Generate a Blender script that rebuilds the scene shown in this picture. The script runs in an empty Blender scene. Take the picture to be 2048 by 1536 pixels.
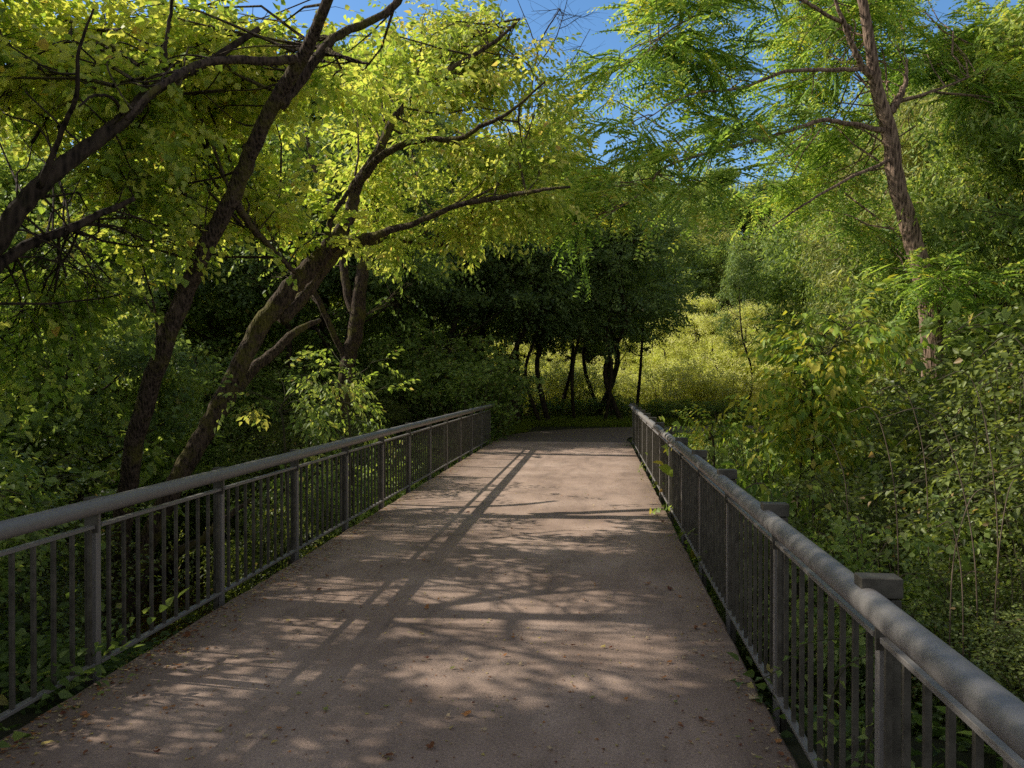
import bpy, math, random
import numpy as np
from mathutils import Vector

random.seed(7)
RG = np.random.default_rng(11)
C = bpy.context.scene.collection
PI = math.pi
TH = math.radians(6.34)
CS, SN = math.cos(TH), math.sin(TH)
H = 1.68
F = 1538.0
HY = 757.0
SUN_EL = math.radians(35.8)
SUN_DIR = np.array([-0.995 * math.cos(SUN_EL), 0.10 * math.cos(SUN_EL), math.sin(SUN_EL)])

def P(px, py, d):
    """a point d metres ahead of the viewer, where the photograph shows it"""
    lat = (px - 1024.0) / F * d
    up = (HY - py) / F * d
    return np.array([lat * CS - d * SN, lat * SN + d * CS, H + up])

def smooth(a, b, x):
    t = np.clip((x - a) / (b - a), 0, 1)
    return t * t * (3 - 2 * t)

# ------------------------------------------------------------------ materials
def new_mat(name):
    m = bpy.data.materials.new(name); m.use_nodes = True
    nt = m.node_tree; nt.nodes.clear()
    return m, nt, nt.nodes, nt.links

def ramp(nodes, stops):
    r = nodes.new('ShaderNodeValToRGB')
    el = r.color_ramp.elements
    while len(el) > 1: el.remove(el[-1])
    el[0].position = stops[0][0]; el[0].color = (*stops[0][1], 1)
    for p, c in stops[1:]:
        e = el.new(p); e.color = (*c, 1)
    return r

def leaf_mat(name, stops, trans=0.45, tboost=(2.25, 2.1, 1.0), rough=0.5, spec=0.32):
    m, nt, N, L = new_mat(name)
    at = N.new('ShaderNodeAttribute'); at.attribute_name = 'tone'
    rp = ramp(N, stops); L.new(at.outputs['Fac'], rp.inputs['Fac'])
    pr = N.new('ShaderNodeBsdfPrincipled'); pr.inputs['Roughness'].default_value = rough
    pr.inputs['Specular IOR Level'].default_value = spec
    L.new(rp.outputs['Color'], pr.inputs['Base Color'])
    mu = N.new('ShaderNodeMix'); mu.data_type = 'RGBA'; mu.blend_type = 'MULTIPLY'
    mu.inputs[0].default_value = 1.0
    L.new(rp.outputs['Color'], mu.inputs[6]); mu.inputs[7].default_value = (*tboost, 1)
    mu.clamp_result = True
    tr = N.new('ShaderNodeBsdfTranslucent'); L.new(mu.outputs[2], tr.inputs['Color'])
    mx = N.new('ShaderNodeMixShader'); mx.inputs[0].default_value = trans
    L.new(pr.outputs[0], mx.inputs[1]); L.new(tr.outputs[0], mx.inputs[2])
    out = N.new('ShaderNodeOutputMaterial'); L.new(mx.outputs[0], out.inputs[0])
    return m

def noise(N, L, scale, detail=4, rough=0.55, vec=None, dist=0.0):
    n = N.new('ShaderNodeTexNoise'); n.inputs['Scale'].default_value = scale
    n.inputs['Detail'].default_value = detail; n.inputs['Roughness'].default_value = rough
    n.inputs['Distortion'].default_value = dist
    if vec is not None: L.new(vec, n.inputs['Vector'])
    return n

def bark_mat(name, c0, c1, moss=(0.06, 0.08, 0.015), moss_amt=0.5, furrow=14.0, zs=0.25, depth=0.02):
    m, nt, N, L = new_mat(name)
    g = N.new('ShaderNodeNewGeometry')
    mp = N.new('ShaderNodeMapping'); mp.inputs['Scale'].default_value = (1, 1, zs)
    L.new(g.outputs['Position'], mp.inputs['Vector'])
    n1 = noise(N, L, furrow, 5, 0.65, mp.outputs[0], 0.6)
    vo = N.new('ShaderNodeTexVoronoi'); vo.inputs['Scale'].default_value = furrow * 1.6
    L.new(mp.outputs[0], vo.inputs['Vector'])
    ad = N.new('ShaderNodeMath'); ad.operation = 'MULTIPLY'
    L.new(n1.outputs['Fac'], ad.inputs[0]); L.new(vo.outputs['Distance'], ad.inputs[1])
    rp = ramp(N, [(0.05, c0), (0.4, c1)]); L.new(ad.outputs[0], rp.inputs['Fac'])
    n2 = noise(N, L, 3.0, 5, 0.7, g.outputs['Position'])
    mr = ramp(N, [(0.62 - 0.2 * moss_amt, (0, 0, 0)), (0.75 - 0.2 * moss_amt, (1, 1, 1))])
    L.new(n2.outputs['Fac'], mr.inputs['Fac'])
    mf = N.new('ShaderNodeMath'); mf.operation = 'MULTIPLY'; mf.inputs[1].default_value = moss_amt
    L.new(mr.outputs['Color'], mf.inputs[0])
    mx = N.new('ShaderNodeMix'); mx.data_type = 'RGBA'
    L.new(mf.outputs[0], mx.inputs[0]); L.new(rp.outputs['Color'], mx.inputs[6]); mx.inputs[7].default_value = (*moss, 1)
    # pale lichen
    n3 = noise(N, L, 17.0, 3, 0.6, g.outputs['Position'])
    lr = ramp(N, [(0.66, (0, 0, 0)), (0.74, (0.3, 0.3, 0.3))]); L.new(n3.outputs['Fac'], lr.inputs['Fac'])
    mx2 = N.new('ShaderNodeMix'); mx2.data_type = 'RGBA'
    L.new(lr.outputs['Color'], mx2.inputs[0]); L.new(mx.outputs[2], mx2.inputs[6]); mx2.inputs[7].default_value = (0.2, 0.2, 0.16, 1)
    pr = N.new('ShaderNodeBsdfPrincipled'); pr.inputs['Roughness'].default_value = 0.9
    pr.inputs['Specular IOR Level'].default_value = 0.2
    L.new(mx2.outputs[2], pr.inputs['Base Color'])
    bp = N.new('ShaderNodeBump'); bp.inputs['Strength'].default_value = 1.0; bp.inputs['Distance'].default_value = depth
    L.new(ad.outputs[0], bp.inputs['Height']); L.new(bp.outputs[0], pr.inputs['Normal'])
    out = N.new('ShaderNodeOutputMaterial'); L.new(pr.outputs[0], out.inputs[0])
    return m

def simple_mat(name, stops, scale=8.0, rough=0.85, bump=0.0, detail=6, metallic=0.0, spec=0.3, bscale=None):
    m, nt, N, L = new_mat(name)
    g = N.new('ShaderNodeNewGeometry')
    n1 = noise(N, L, scale, detail, 0.65, g.outputs['Position'])
    rp = ramp(N, stops); L.new(n1.outputs['Fac'], rp.inputs['Fac'])
    pr = N.new('ShaderNodeBsdfPrincipled'); pr.inputs['Roughness'].default_value = rough
    pr.inputs['Metallic'].default_value = metallic; pr.inputs['Specular IOR Level'].default_value = spec
    L.new(rp.outputs['Color'], pr.inputs['Base Color'])
    if bump:
        n2 = noise(N, L, bscale or scale * 6, 4, 0.6, g.outputs['Position'])
        bp = N.new('ShaderNodeBump'); bp.inputs['Strength'].default_value = 0.8; bp.inputs['Distance'].default_value = bump
        L.new(n2.outputs['Fac'], bp.inputs['Height']); L.new(bp.outputs[0], pr.inputs['Normal'])
    out = N.new('ShaderNodeOutputMaterial'); L.new(pr.outputs[0], out.inputs[0])
    return m

def concrete_mat():
    m, nt, N, L = new_mat('deck_concrete')
    g = N.new('ShaderNodeNewGeometry')
    big = noise(N, L, 0.9, 5, 0.6, g.outputs['Position'])
    r1 = ramp(N, [(0.3, (0.35, 0.25, 0.195)), (0.5, (0.48, 0.35, 0.275)), (0.72, (0.61, 0.46, 0.37))])
    L.new(big.outputs['Fac'], r1.inputs['Fac'])
    fine = noise(N, L, 75.0, 4, 0.75, g.outputs['Position'])
    r2 = ramp(N, [(0.30, (0.42, 0.42, 0.43)), (0.45, (0.92, 0.92, 0.92)), (0.56, (1.02, 1.02, 1.02)), (0.72, (1.55, 1.5, 1.45))])
    L.new(fine.outputs['Fac'], r2.inputs['Fac'])
    mu = N.new('ShaderNodeMix'); mu.data_type = 'RGBA'; mu.blend_type = 'MULTIPLY'; mu.inputs[0].default_value = 1
    mu.clamp_result = False
    L.new(r1.outputs['Color'], mu.inputs[6]); L.new(r2.outputs['Color'], mu.inputs[7])
    # dirt streaks along the walking direction and dark edges
    mp = N.new('ShaderNodeMapping'); mp.inputs['Scale'].default_value = (1.0, 0.35, 1)
    L.new(g.outputs['Position'], mp.inputs['Vector'])
    st = noise(N, L, 3.1, 6, 0.7, mp.outputs[0], 0.3)
    r3 = ramp(N, [(0.30, (0.60, 0.61, 0.62)), (0.45, (0.84, 0.84, 0.84)), (0.60, (1, 1, 1))]); L.new(st.outputs['Fac'], r3.inputs['Fac'])
    mu2 = N.new('ShaderNodeMix'); mu2.data_type = 'RGBA'; mu2.blend_type = 'MULTIPLY'; mu2.inputs[0].default_value = 1
    L.new(mu.outputs[2], mu2.inputs[6]); L.new(r3.outputs['Color'], mu2.inputs[7])
    # edge grime: distance from deck edges in x
    sx = N.new('ShaderNodeSeparateXYZ'); L.new(g.outputs['Position'], sx.inputs[0])
    a1 = N.new('ShaderNodeMath'); a1.operation = 'ADD'; a1.inputs[1].default_value = 0.95; L.new(sx.outputs['X'], a1.inputs[0])
    a2 = N.new('ShaderNodeMath'); a2.operation = 'ABSOLUTE'; L.new(a1.outputs[0], a2.inputs[0])
    a3 = N.new('ShaderNodeMath'); a3.operation = 'MULTIPLY_ADD'; a3.inputs[1].default_value = 0.35
    L.new(st.outputs['Fac'], a3.inputs[0]); L.new(a2.outputs[0], a3.inputs[2])
    r4 = ramp(N, [(0.0, (1, 1, 1)), (1.0, (0.6, 0.6, 0.58))])
    mr = N.new('ShaderNodeMapRange'); mr.inputs[1].default_value = 1.55; mr.inputs[2].default_value = 2.02
    L.new(a3.outputs[0], mr.inputs[0]); L.new(mr.outputs[0], r4.inputs['Fac'])
    mu3 = N.new('ShaderNodeMix'); mu3.data_type = 'RGBA'; mu3.blend_type = 'MULTIPLY'; mu3.inputs[0].default_value = 1
    L.new(mu2.outputs[2], mu3.inputs[6]); L.new(r4.outputs['Color'], mu3.inputs[7])
    pr = N.new('ShaderNodeBsdfPrincipled'); pr.inputs['Roughness'].default_value = 0.9
    pr.inputs['Specular IOR Level'].default_value = 0.25
    L.new(mu3.outputs[2], pr.inputs['Base Color'])
    bp = N.new('ShaderNodeBump'); bp.inputs['Strength'].default_value = 0.7; bp.inputs['Distance'].default_value = 0.0025
    L.new(fine.outputs['Fac'], bp.inputs['Height']); L.new(bp.outputs[0], pr.inputs['Normal'])
    out = N.new('ShaderNodeOutputMaterial'); L.new(pr.outputs[0], out.inputs[0])
    return m

M = {}
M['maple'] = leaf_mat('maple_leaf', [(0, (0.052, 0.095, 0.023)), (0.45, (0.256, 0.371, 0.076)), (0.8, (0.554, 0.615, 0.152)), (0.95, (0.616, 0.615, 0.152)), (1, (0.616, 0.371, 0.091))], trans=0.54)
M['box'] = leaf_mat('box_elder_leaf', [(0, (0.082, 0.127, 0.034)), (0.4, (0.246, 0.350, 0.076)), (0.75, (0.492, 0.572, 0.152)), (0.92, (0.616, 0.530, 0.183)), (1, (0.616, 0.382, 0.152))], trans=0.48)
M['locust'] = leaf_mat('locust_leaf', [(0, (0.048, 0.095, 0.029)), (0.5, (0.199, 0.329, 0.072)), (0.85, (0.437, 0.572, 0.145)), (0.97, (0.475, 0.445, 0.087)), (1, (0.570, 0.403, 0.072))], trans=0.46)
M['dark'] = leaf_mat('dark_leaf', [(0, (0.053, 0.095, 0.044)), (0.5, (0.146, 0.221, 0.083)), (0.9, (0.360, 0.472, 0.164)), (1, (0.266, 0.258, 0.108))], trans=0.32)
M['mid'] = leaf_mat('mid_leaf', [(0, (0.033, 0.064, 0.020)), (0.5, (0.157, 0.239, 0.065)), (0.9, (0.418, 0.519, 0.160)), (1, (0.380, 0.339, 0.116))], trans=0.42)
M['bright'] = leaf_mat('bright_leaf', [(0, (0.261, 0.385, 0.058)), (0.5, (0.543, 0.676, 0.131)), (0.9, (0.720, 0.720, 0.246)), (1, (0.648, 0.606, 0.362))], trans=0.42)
M['shrub'] = leaf_mat('shrub_leaf', [(0, (0.031, 0.050, 0.014)), (0.5, (0.124, 0.166, 0.041)), (0.9, (0.321, 0.380, 0.109)), (1, (0.370, 0.261, 0.118))], trans=0.35, rough=0.42, spec=0.4)
M['bigleaf'] = leaf_mat('big_leaf', [(0, (0.048, 0.095, 0.022)), (0.5, (0.133, 0.233, 0.043)), (0.85, (0.332, 0.445, 0.072)), (1, (0.522, 0.445, 0.072))], trans=0.38)
M['pale'] = leaf_mat('pale_leaf', [(0, (0.11, 0.14, 0.05)), (0.5, (0.27, 0.31, 0.11)), (0.9, (0.52, 0.53, 0.23)), (1, (0.5, 0.36, 0.2))], trans=0.35)
M['grass'] = leaf_mat('grass_blade', [(0, (0.087, 0.143, 0.014)), (0.6, (0.176, 0.235, 0.022)), (1, (0.390, 0.353, 0.072))], trans=0.35)
M['bark_moss'] = bark_mat('mossy_bark', (0.010, 0.007, 0.005), (0.115, 0.082, 0.058), moss=(0.13, 0.12, 0.02), moss_amt=0.65, furrow=26.0, depth=.035)
M['bark_dark'] = bark_mat('dark_bark', (0.008, 0.006, 0.005), (0.075, 0.055, 0.04), moss=(0.03, 0.035, 0.008), moss_amt=0.4)
M['bark_red'] = bark_mat('furrowed_bark', (0.03, 0.019, 0.013), (0.38, 0.265, 0.19), moss_amt=0.08, furrow=17.0, zs=0.13, depth=0.05)
M['twig'] = simple_mat('dry_twig', [(0.3, (0.09, 0.065, 0.045)), (0.7, (0.20, 0.155, 0.11))], 20)
M['stem'] = simple_mat('green_stem', [(0.3, (0.04, 0.045, 0.02)), (0.7, (0.10, 0.085, 0.045))], 20)
M['concrete'] = concrete_mat()
M['steel'] = simple_mat('weathered_galvanised_steel', [(0.25, (0.235, 0.22, 0.205)), (0.5, (0.275, 0.258, 0.242)), (0.75, (0.315, 0.295, 0.28))], 45, rough=0.5, bump=0.0002, metallic=0.3, spec=0.5, bscale=160)
M['steel_dark'] = simple_mat('stained_steel', [(0.3, (0.05, 0.045, 0.035)), (0.5, (0.10, 0.092, 0.073)), (0.75, (0.17, 0.155, 0.125))], 12, rough=0.6, bump=0.0004, metallic=0.2, spec=0.4, bscale=160)
M['asphalt'] = simple_mat('path_asphalt', [(0.3, (0.12, 0.092, 0.075)), (0.7, (0.22, 0.17, 0.14))], 40, rough=0.9, bump=0.003)
M['soil'] = simple_mat('woodland_soil', [(0.3, (0.022, 0.018, 0.011)), (0.5, (0.036, 0.04, 0.016)), (0.7, (0.06, 0.05, 0.03))], 2.2, rough=0.95, bump=0.03, bscale=9)
M['litter'] = leaf_mat('fallen_leaf', [(0, (0.17, 0.05, 0.025)), (0.14, (0.26, 0.11, 0.05)), (0.36, (0.46, 0.19, 0.05)), (0.6, (0.62, 0.48, 0.30)), (0.85, (0.62, 0.48, 0.14)), (1, (0.26, 0.32, 0.08))], trans=0.15, tboost=(1, 1, 1), rough=0.7)

def water_mat():
    m, nt, N, L = new_mat('muddy_creek_water')
    g = N.new('ShaderNodeNewGeometry')
    mp = N.new('ShaderNodeMapping'); mp.inputs['Scale'].default_value = (0.7, 2.0, 1)
    L.new(g.outputs['Position'], mp.inputs['Vector'])
    n = noise(N, L, 3.5, 4, 0.6, mp.outputs[0])
    bp = N.new('ShaderNodeBump'); bp.inputs['Strength'].default_value = 0.6; bp.inputs['Distance'].default_value = 0.05
    L.new(n.outputs['Fac'], bp.inputs['Height'])
    pr = N.new('ShaderNodeBsdfPrincipled'); pr.inputs['Base Color'].default_value = (0.10, 0.062, 0.026, 1)
    pr.inputs['Roughness'].default_value = 0.06; L.new(bp.outputs[0], pr.inputs['Normal'])
    out = N.new('ShaderNodeOutputMaterial'); L.new(pr.outputs[0], out.inputs[0])
    return m
M['water'] = water_mat()

# ------------------------------------------------------------------ mesh building
def link(o, parent=None):
    C.objects.link(o)
    if parent is not None: o.parent = parent
    return o

def tag(o, label=None, cat=None, group=None, kind=None):
    if label: o['label'] = label
    if cat: o['category'] = cat
    if group: o['group'] = group
    if kind: o['kind'] = kind
    return o

def empty(name, loc=(0, 0, 0), rotz=0.0):
    o = bpy.data.objects.new(name, None); o.location = [float(v) for v in loc]; o.rotation_euler = (0, 0, rotz)
    o.empty_display_size = 0.2
    return link(o)

class MB:
    """collects boxes and tubes and links them as one mesh object"""
    def __init__(s): s.v = []; s.f = []; s.n = 0
    def add(s, v, f):
        v = np.asarray(v, float); s.v.append(v); s.f += [tuple(i + s.n for i in q) for q in f]; s.n += len(v)
    def box(s, x0, x1, y0, y1, z0, z1, bev=0.0):
        if bev <= 0:
            v = [(x, y, z) for z in (z0, z1) for (x, y) in ((x0, y0), (x1, y0), (x1, y1), (x0, y1))]
            s.add(v, [(3, 2, 1, 0), (4, 5, 6, 7), (0, 1, 5, 4), (1, 2, 6, 5), (2, 3, 7, 6), (3, 0, 4, 7)])
            return
        b = bev; v = []; f = []
        prof = [(z0, b), (z0 + b, 0), (z1 - b, 0), (z1, b)]
        for z, ins in prof:
            X0, X1, Y0, Y1 = x0 + ins, x1 - ins, y0 + ins, y1 - ins
            c = b * 0.6
            v += [(X0 + c, Y0, z), (X1 - c, Y0, z), (X1, Y0 + c, z), (X1, Y1 - c, z), (X1 - c, Y1, z), (X0 + c, Y1, z), (X0, Y1 - c, z), (X0, Y0 + c, z)]
        for k in range(3):
            for i in range(8):
                j = (i + 1) % 8
                f.append((k * 8 + i, k * 8 + j, k * 8 + 8 + j, k * 8 + 8 + i))
        f.append(tuple(range(7, -1, -1))); f.append(tuple(range(24, 32)))
        s.add(v, f)
    def tube(s, pts, rad, sides=8, rough=0.0, cap=True):
        pts = np.asarray(pts, float); n = len(pts)
        rad = np.broadcast_to(np.asarray(rad, float), (n,))
        tan = np.gradient(pts, axis=0); tan /= np.linalg.norm(tan, axis=1)[:, None] + 1e-9
        ref = np.array([0.0, 0, 1]) if abs(tan[0][2]) < 0.9 else np.array([1.0, 0, 0])
        u = np.cross(tan[0], ref); u /= np.linalg.norm(u)
        us = [u]
        for i in range(1, n):
            u = us[-1] - tan[i] * np.dot(us[-1], tan[i]); u /= np.linalg.norm(u) + 1e-9; us.append(u)
        us = np.array(us); ws = np.cross(tan, us)
        a = np.linspace(0, 2 * PI, sides, endpoint=False)
        r = rad[:, None] * np.ones(sides)[None, :]
        if rough: r = r * (1 + rough * (RG.random((n, sides)) - 0.5) + rough * 0.5 * np.sin(a * 3 + RG.random() * 6)[None, :])
        v = pts[:, None, :] + (us[:, None, :] * np.cos(a)[None, :, None] + ws[:, None, :] * np.sin(a)[None, :, None]) * r[:, :, None]
        f = []
        for k in range(n - 1):
            for i in range(sides):
                j = (i + 1) % sides
                f.append((k * sides + i, k * sides + j, (k + 1) * sides + j, (k + 1) * sides + i))
        if cap:
            f.append(tuple(range(sides - 1, -1, -1))); f.append(tuple((n - 1) * sides + i for i in range(sides)))
        s.add(v.reshape(-1, 3), f)
    def mesh(s, name, mat, smooth_=False, origin=None):
        me = bpy.data.meshes.new(name)
        v = np.concatenate(s.v) if s.v else np.zeros((0, 3))
        if origin is not None: v = v - np.asarray(origin)
        me.from_pydata(v.tolist(), [], s.f); me.materials.append(mat)
        if smooth_: me.polygons.foreach_set('use_smooth', [True] * len(me.polygons))
        me.update()
        return me
    def build(s, name, mat, parent=None, smooth_=False, origin=None):
        return link(bpy.data.objects.new(name, s.mesh(name, mat, smooth_, origin)), parent)

def catmull(pts, sub=6):
    p = np.asarray(pts, float)
    p = np.vstack([2 * p[0] - p[1], p, 2 * p[-1] - p[-2]])
    out = []
    for i in range(1, len(p) - 2):
        for t in np.linspace(0, 1, sub, endpoint=False):
            a, b, c, d = p[i - 1], p[i], p[i + 1], p[i + 2]
            out.append(0.5 * ((2 * b) + (-a + c) * t + (2 * a - 5 * b + 4 * c - d) * t * t + (-a + 3 * b - 3 * c + d) * t ** 3))
    out.append(p[-2])
    return np.array(out)

# ------------------------------------------------------------------ leaf sprays
def leaf_tris(base, dirv, nrm, ln, wd, fold=0.18, mid=0.42):
    d = dirv / np.linalg.norm(dirv); n = nrm - d * np.dot(nrm, d); n /= np.linalg.norm(n) + 1e-9
    s = np.cross(d, n)
    m = base + d * ln * mid
    tip = base + d * ln - n * ln * 0.12
    return [base, m + s * wd / 2 + n * wd * fold, tip, m - s * wd / 2 + n * wd * fold]

def leaf6(base, dirv, nrm, ln, wd, fold=0.16):
    d = dirv / np.linalg.norm(dirv); n = nrm - d * np.dot(nrm, d); n /= np.linalg.norm(n) + 1e-9
    s = np.cross(d, n); m1 = base + d * ln * .28; m2 = base + d * ln * .62 - n * ln * .03; tip = base + d * ln - n * ln * .14
    return [base, m1 + s * wd * .5 + n * wd * fold, m2 + s * wd * .36 + n * wd * fold * .6, tip, m2 - s * wd * .36 + n * wd * fold * .6, m1 - s * wd * .5 + n * wd * fold]

def tpl(kind, rg):
    """leaves of one spray: array (n,4,3)"""
    L = []
    rnd = lambda a=1.0: (rg.random(3) - 0.5) * 2 * a
    up = np.array([0, 0, 1.0])
    if kind in ('maple', 'box', 'shrub', 'big', 'mid'):
        n, tw, ll, ww, droop, jit = {'maple': (11, .46, .095, .085, .35, .35), 'box': (14, .42, .085, .045, .55, .45), 'shrub': (14, .36, .050, .030, .15, .3),
                                     'big': (9, .5, .135, .062, .9, .25), 'mid': (13, .5, .085, .06, .3, .4)}[kind]
        for i in range(n):
            t = (i + .6) / n; side = 1 if i % 2 else -1
            b = np.array([t * tw, side * .01, -.10 * t * t]) + rnd(.02)
            d = np.array([.65, side * (1.0 - .4 * t), -droop]) + rnd(jit)
            if i == n - 1: d = np.array([1, 0, -droop]) + rnd(.2)
            pet = d / np.linalg.norm(d) * ll * .35
            s = .75 + .5 * rg.random()
            L.append(leaf6(b + pet, d, up + rnd(.95), ll * s, ww * s))
    elif kind == 'pin':
        n = 7
        for q in range(3):
            th = (q - 1) * .7 + rnd(.2)[0]; lnr = .30 * (.8 + .4 * rg.random())
            ax = np.array([math.cos(th), math.sin(th), -.15]); sd = np.array([-math.sin(th), math.cos(th), 0])
            o = np.array([.10 * q, 0, 0]) + rnd(.04)
            L.append(leaf_tris(o - ax * .12, ax, up, lnr * 1.3, .008, fold=0))
            for i in range(n):
                t = (i + 1.2) / (n + 1)
                for side in (-1, 1):
                    b = o + ax * t * lnr + np.array([0, 0, -.10 * t * t])
                    d = sd * side + ax * .35 + np.array([0, 0, -.25]) + rnd(.15)
                    s = .8 + .3 * rg.random() - .3 * abs(t - .5)
                    L.append(leaf_tris(b, d, up + rnd(.7), .068 * s, .030 * s, fold=.1, mid=.5))
    elif kind == 'far':
        for i in range(15):
            b = rnd(.27); b[2] *= .6
            d = rnd(1) + np.array([0, 0, -.25]); s = .6 + .7 * rg.random()
            L.append(leaf_tris(b, d, up + rnd(1.1), .125 * s, .085 * s))
    elif kind == 'farpin':
        for i in range(16):
            b = rnd(.30); b[2] *= .6
            d = rnd(1) + np.array([0, 0, -.35]); s = .7 + .6 * rg.random()
            L.append(leaf_tris(b, d, up + rnd(1.0), .17 * s, .05 * s))
    return np.array(L)

TPL = {k: [tpl(k, RG) for _ in range(5)] for k in ('maple', 'box', 'shrub', 'big', 'mid', 'pin', 'far', 'farpin')}

# sunlit patches wanted on the deck: (x, y, rx, ry) in metres, used to thin the canopies that would shade them
def deck_pt(px, py):
    d = F * H / (py - HY); p = P(px, py, d); return p[0], p[1]
PATCH = []
for (px, py, rx, ry) in [
    (660, 1190, .75, .22), (720, 1172, .45, .10), (620, 1235, .35, .09), (700, 1262, .30, .10), (790, 1255, .34, .09), (800, 1200, .28, .10),
    (1000, 1180, .75, .20), (960, 1205, .60, .13), (1130, 1160, .55, .15), (1150, 1190, .5, .10), (1250, 1195, .45, .10), (1270, 1245, .5, .10),
    (990, 1255, .35, .10), (1300, 1300, .45, .10), (1100, 1340, .40, .09), (1340, 1350, .4, .07), (1180, 1105, .60, .16), (1000, 1090, .45, .12),
    (1290, 1110, .4, .15), (880, 1110, .35, .10), (1250, 1065, .45, .15), (1090, 1040, .55, .16), (950, 1060, .5, .14), (820, 1080, .5, .12), (1200, 1010, .7, .22),
    (1050, 985, .8, .25), (930, 1000, .6, .2), (1240, 980, .4, .25),
    (250, 1500, .50, .09), (700, 1500, .35, .07), (450, 1420, .28, .06), (960, 1390, .28, .06), (620, 1330, .3, .07), (880, 1330, .3, .06), (1230, 1400, .25, .05), (1420, 1300, .25, .08), (1000, 1130, .5, .1), (1320, 1190, .35, .1), (1120, 1230, .5, .08), (730, 1120, .3, .08), (600, 1150, .3, .07), (1400, 1420, .2, .06), (960, 1500, .3, .05), (1150, 1290, .4, .08), (320, 1470, .20, .05), (580, 1520, .40, .07), (200, 1520, .3, .06), (330, 1385, .22, .05), (700, 1380, .18, .04), (520, 1430, .22, .05), (480, 1360, .18, .05),
    (1050, 1420, .28, .04), (860, 1460, .22, .04), (1180, 1490, .25, .04), (380, 1300, .2, .06),
]:
    x, y = deck_pt(px, py); PATCH.append((x, y, rx, ry))
PATCH = np.array(PATCH)
FAR_SUN_Y = 10.6        # beyond this the deck is largely sunlit
CULL = True

def deck_light(pos):
    """how much a leaf spray at pos should be thinned (0 keep, 1 drop)"""
    t = pos[:, 2] / SUN_DIR[2]
    hx = pos[:, 0] - SUN_DIR[0] * t; hy = pos[:, 1] - SUN_DIR[1] * t
    on = (hx > -2.8) & (hx < 1.6) & (pos[:, 2] > 0.4) & (hy > 1.0)
    near = np.zeros(len(pos))
    for x, y, rx, ry in PATCH:
        q = ((hx - x) / (rx + (.23 if y > 4.2 else .14))) ** 2 + ((hy - y) / (ry + (.17 if y > 4.2 else .11))) ** 2
        near = np.maximum(near, np.where(q < 1, 1.0, 0.0))
    far = (hy > FAR_SUN_Y) & (hy < 19.5)
    near = np.maximum(near, np.where(far, .94, 0))
    return np.where(on, near, 0)

def leaves_mesh(name, mat, kind, pos, dirs, scale, tone, tone_jit=.26, flat=0.9, cull=False, origin=None):
    pos = np.asarray(pos, float); dirs = np.asarray(dirs, float); n0 = len(pos)
    scale = np.broadcast_to(np.asarray(scale, float), (n0,)); tone = np.broadcast_to(np.asarray(tone, float), (n0,))
    if cull and CULL and n0:
        keep = RG.random(n0) > deck_light(pos)
        pos, dirs, scale, tone = pos[keep], dirs[keep], scale[keep], tone[keep]
    V = []; T = []
    idx = RG.integers(0, 5, len(pos))
    for k in range(5):
        sel = idx == k
        m = int(sel.sum())
        if not m: continue
        X = dirs[sel]; X = X / (np.linalg.norm(X, axis=1)[:, None] + 1e-9)
        up = np.zeros((m, 3)); up[:, 2] = 1; up += (RG.random((m, 3)) - .5) * flat
        Z = up - X * np.sum(up * X, 1)[:, None]; Z /= np.linalg.norm(Z, axis=1)[:, None] + 1e-9
        Y = np.cross(Z, X)
        R = np.stack([X, Y, Z], 2)                      # columns
        tp = TPL[kind][k]                               # (L,4,3)
        v = np.einsum('mij,lqj->mlqi', R, tp) * scale[sel][:, None, None, None] + pos[sel][:, None, None, :]
        V.append(v.reshape(-1, tp.shape[1], 3))
        tt = tone[sel][:, None] + (RG.random((m, len(tp))) - .5) * 2 * tone_jit
        odd = RG.random(tt.shape) < .012
        tt = np.where(odd, 1.0, np.clip(tt, 0, .97)); T.append(tt.reshape(-1))
    if not V: V = [np.zeros((1, TPL[kind][0].shape[1], 3))]; T = [np.zeros(1)]
    V = np.concatenate(V); T = np.concatenate(T)
    if origin is not None: V = V - np.asarray(origin)
    nl = len(V); nv = V.shape[1]
    tri = [0, 1, 2, 0, 2, 3] if nv == 4 else [0, 1, 2, 0, 2, 3, 0, 3, 4, 0, 4, 5]; nt_ = len(tri) // 3
    me = bpy.data.meshes.new(name)
    me.vertices.add(nl * nv); me.vertices.foreach_set('co', V.reshape(-1).astype(np.float32))
    loops = ((np.arange(nl) * nv)[:, None] + np.array([tri])).reshape(-1)
    me.loops.add(len(loops)); me.loops.foreach_set('vertex_index', loops.astype(np.int32))
    me.polygons.add(nl * nt_)
    me.polygons.foreach_set('loop_start', (np.arange(nl * nt_) * 3).astype(np.int32))
    a = me.attributes.new('tone', 'FLOAT', 'FACE')
    me.update(calc_edges=True)
    a = me.attributes['tone']
    a.data.foreach_set('value', np.repeat(T, nt_).astype(np.float32))
    me.materials.append(mat)
    return me

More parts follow.
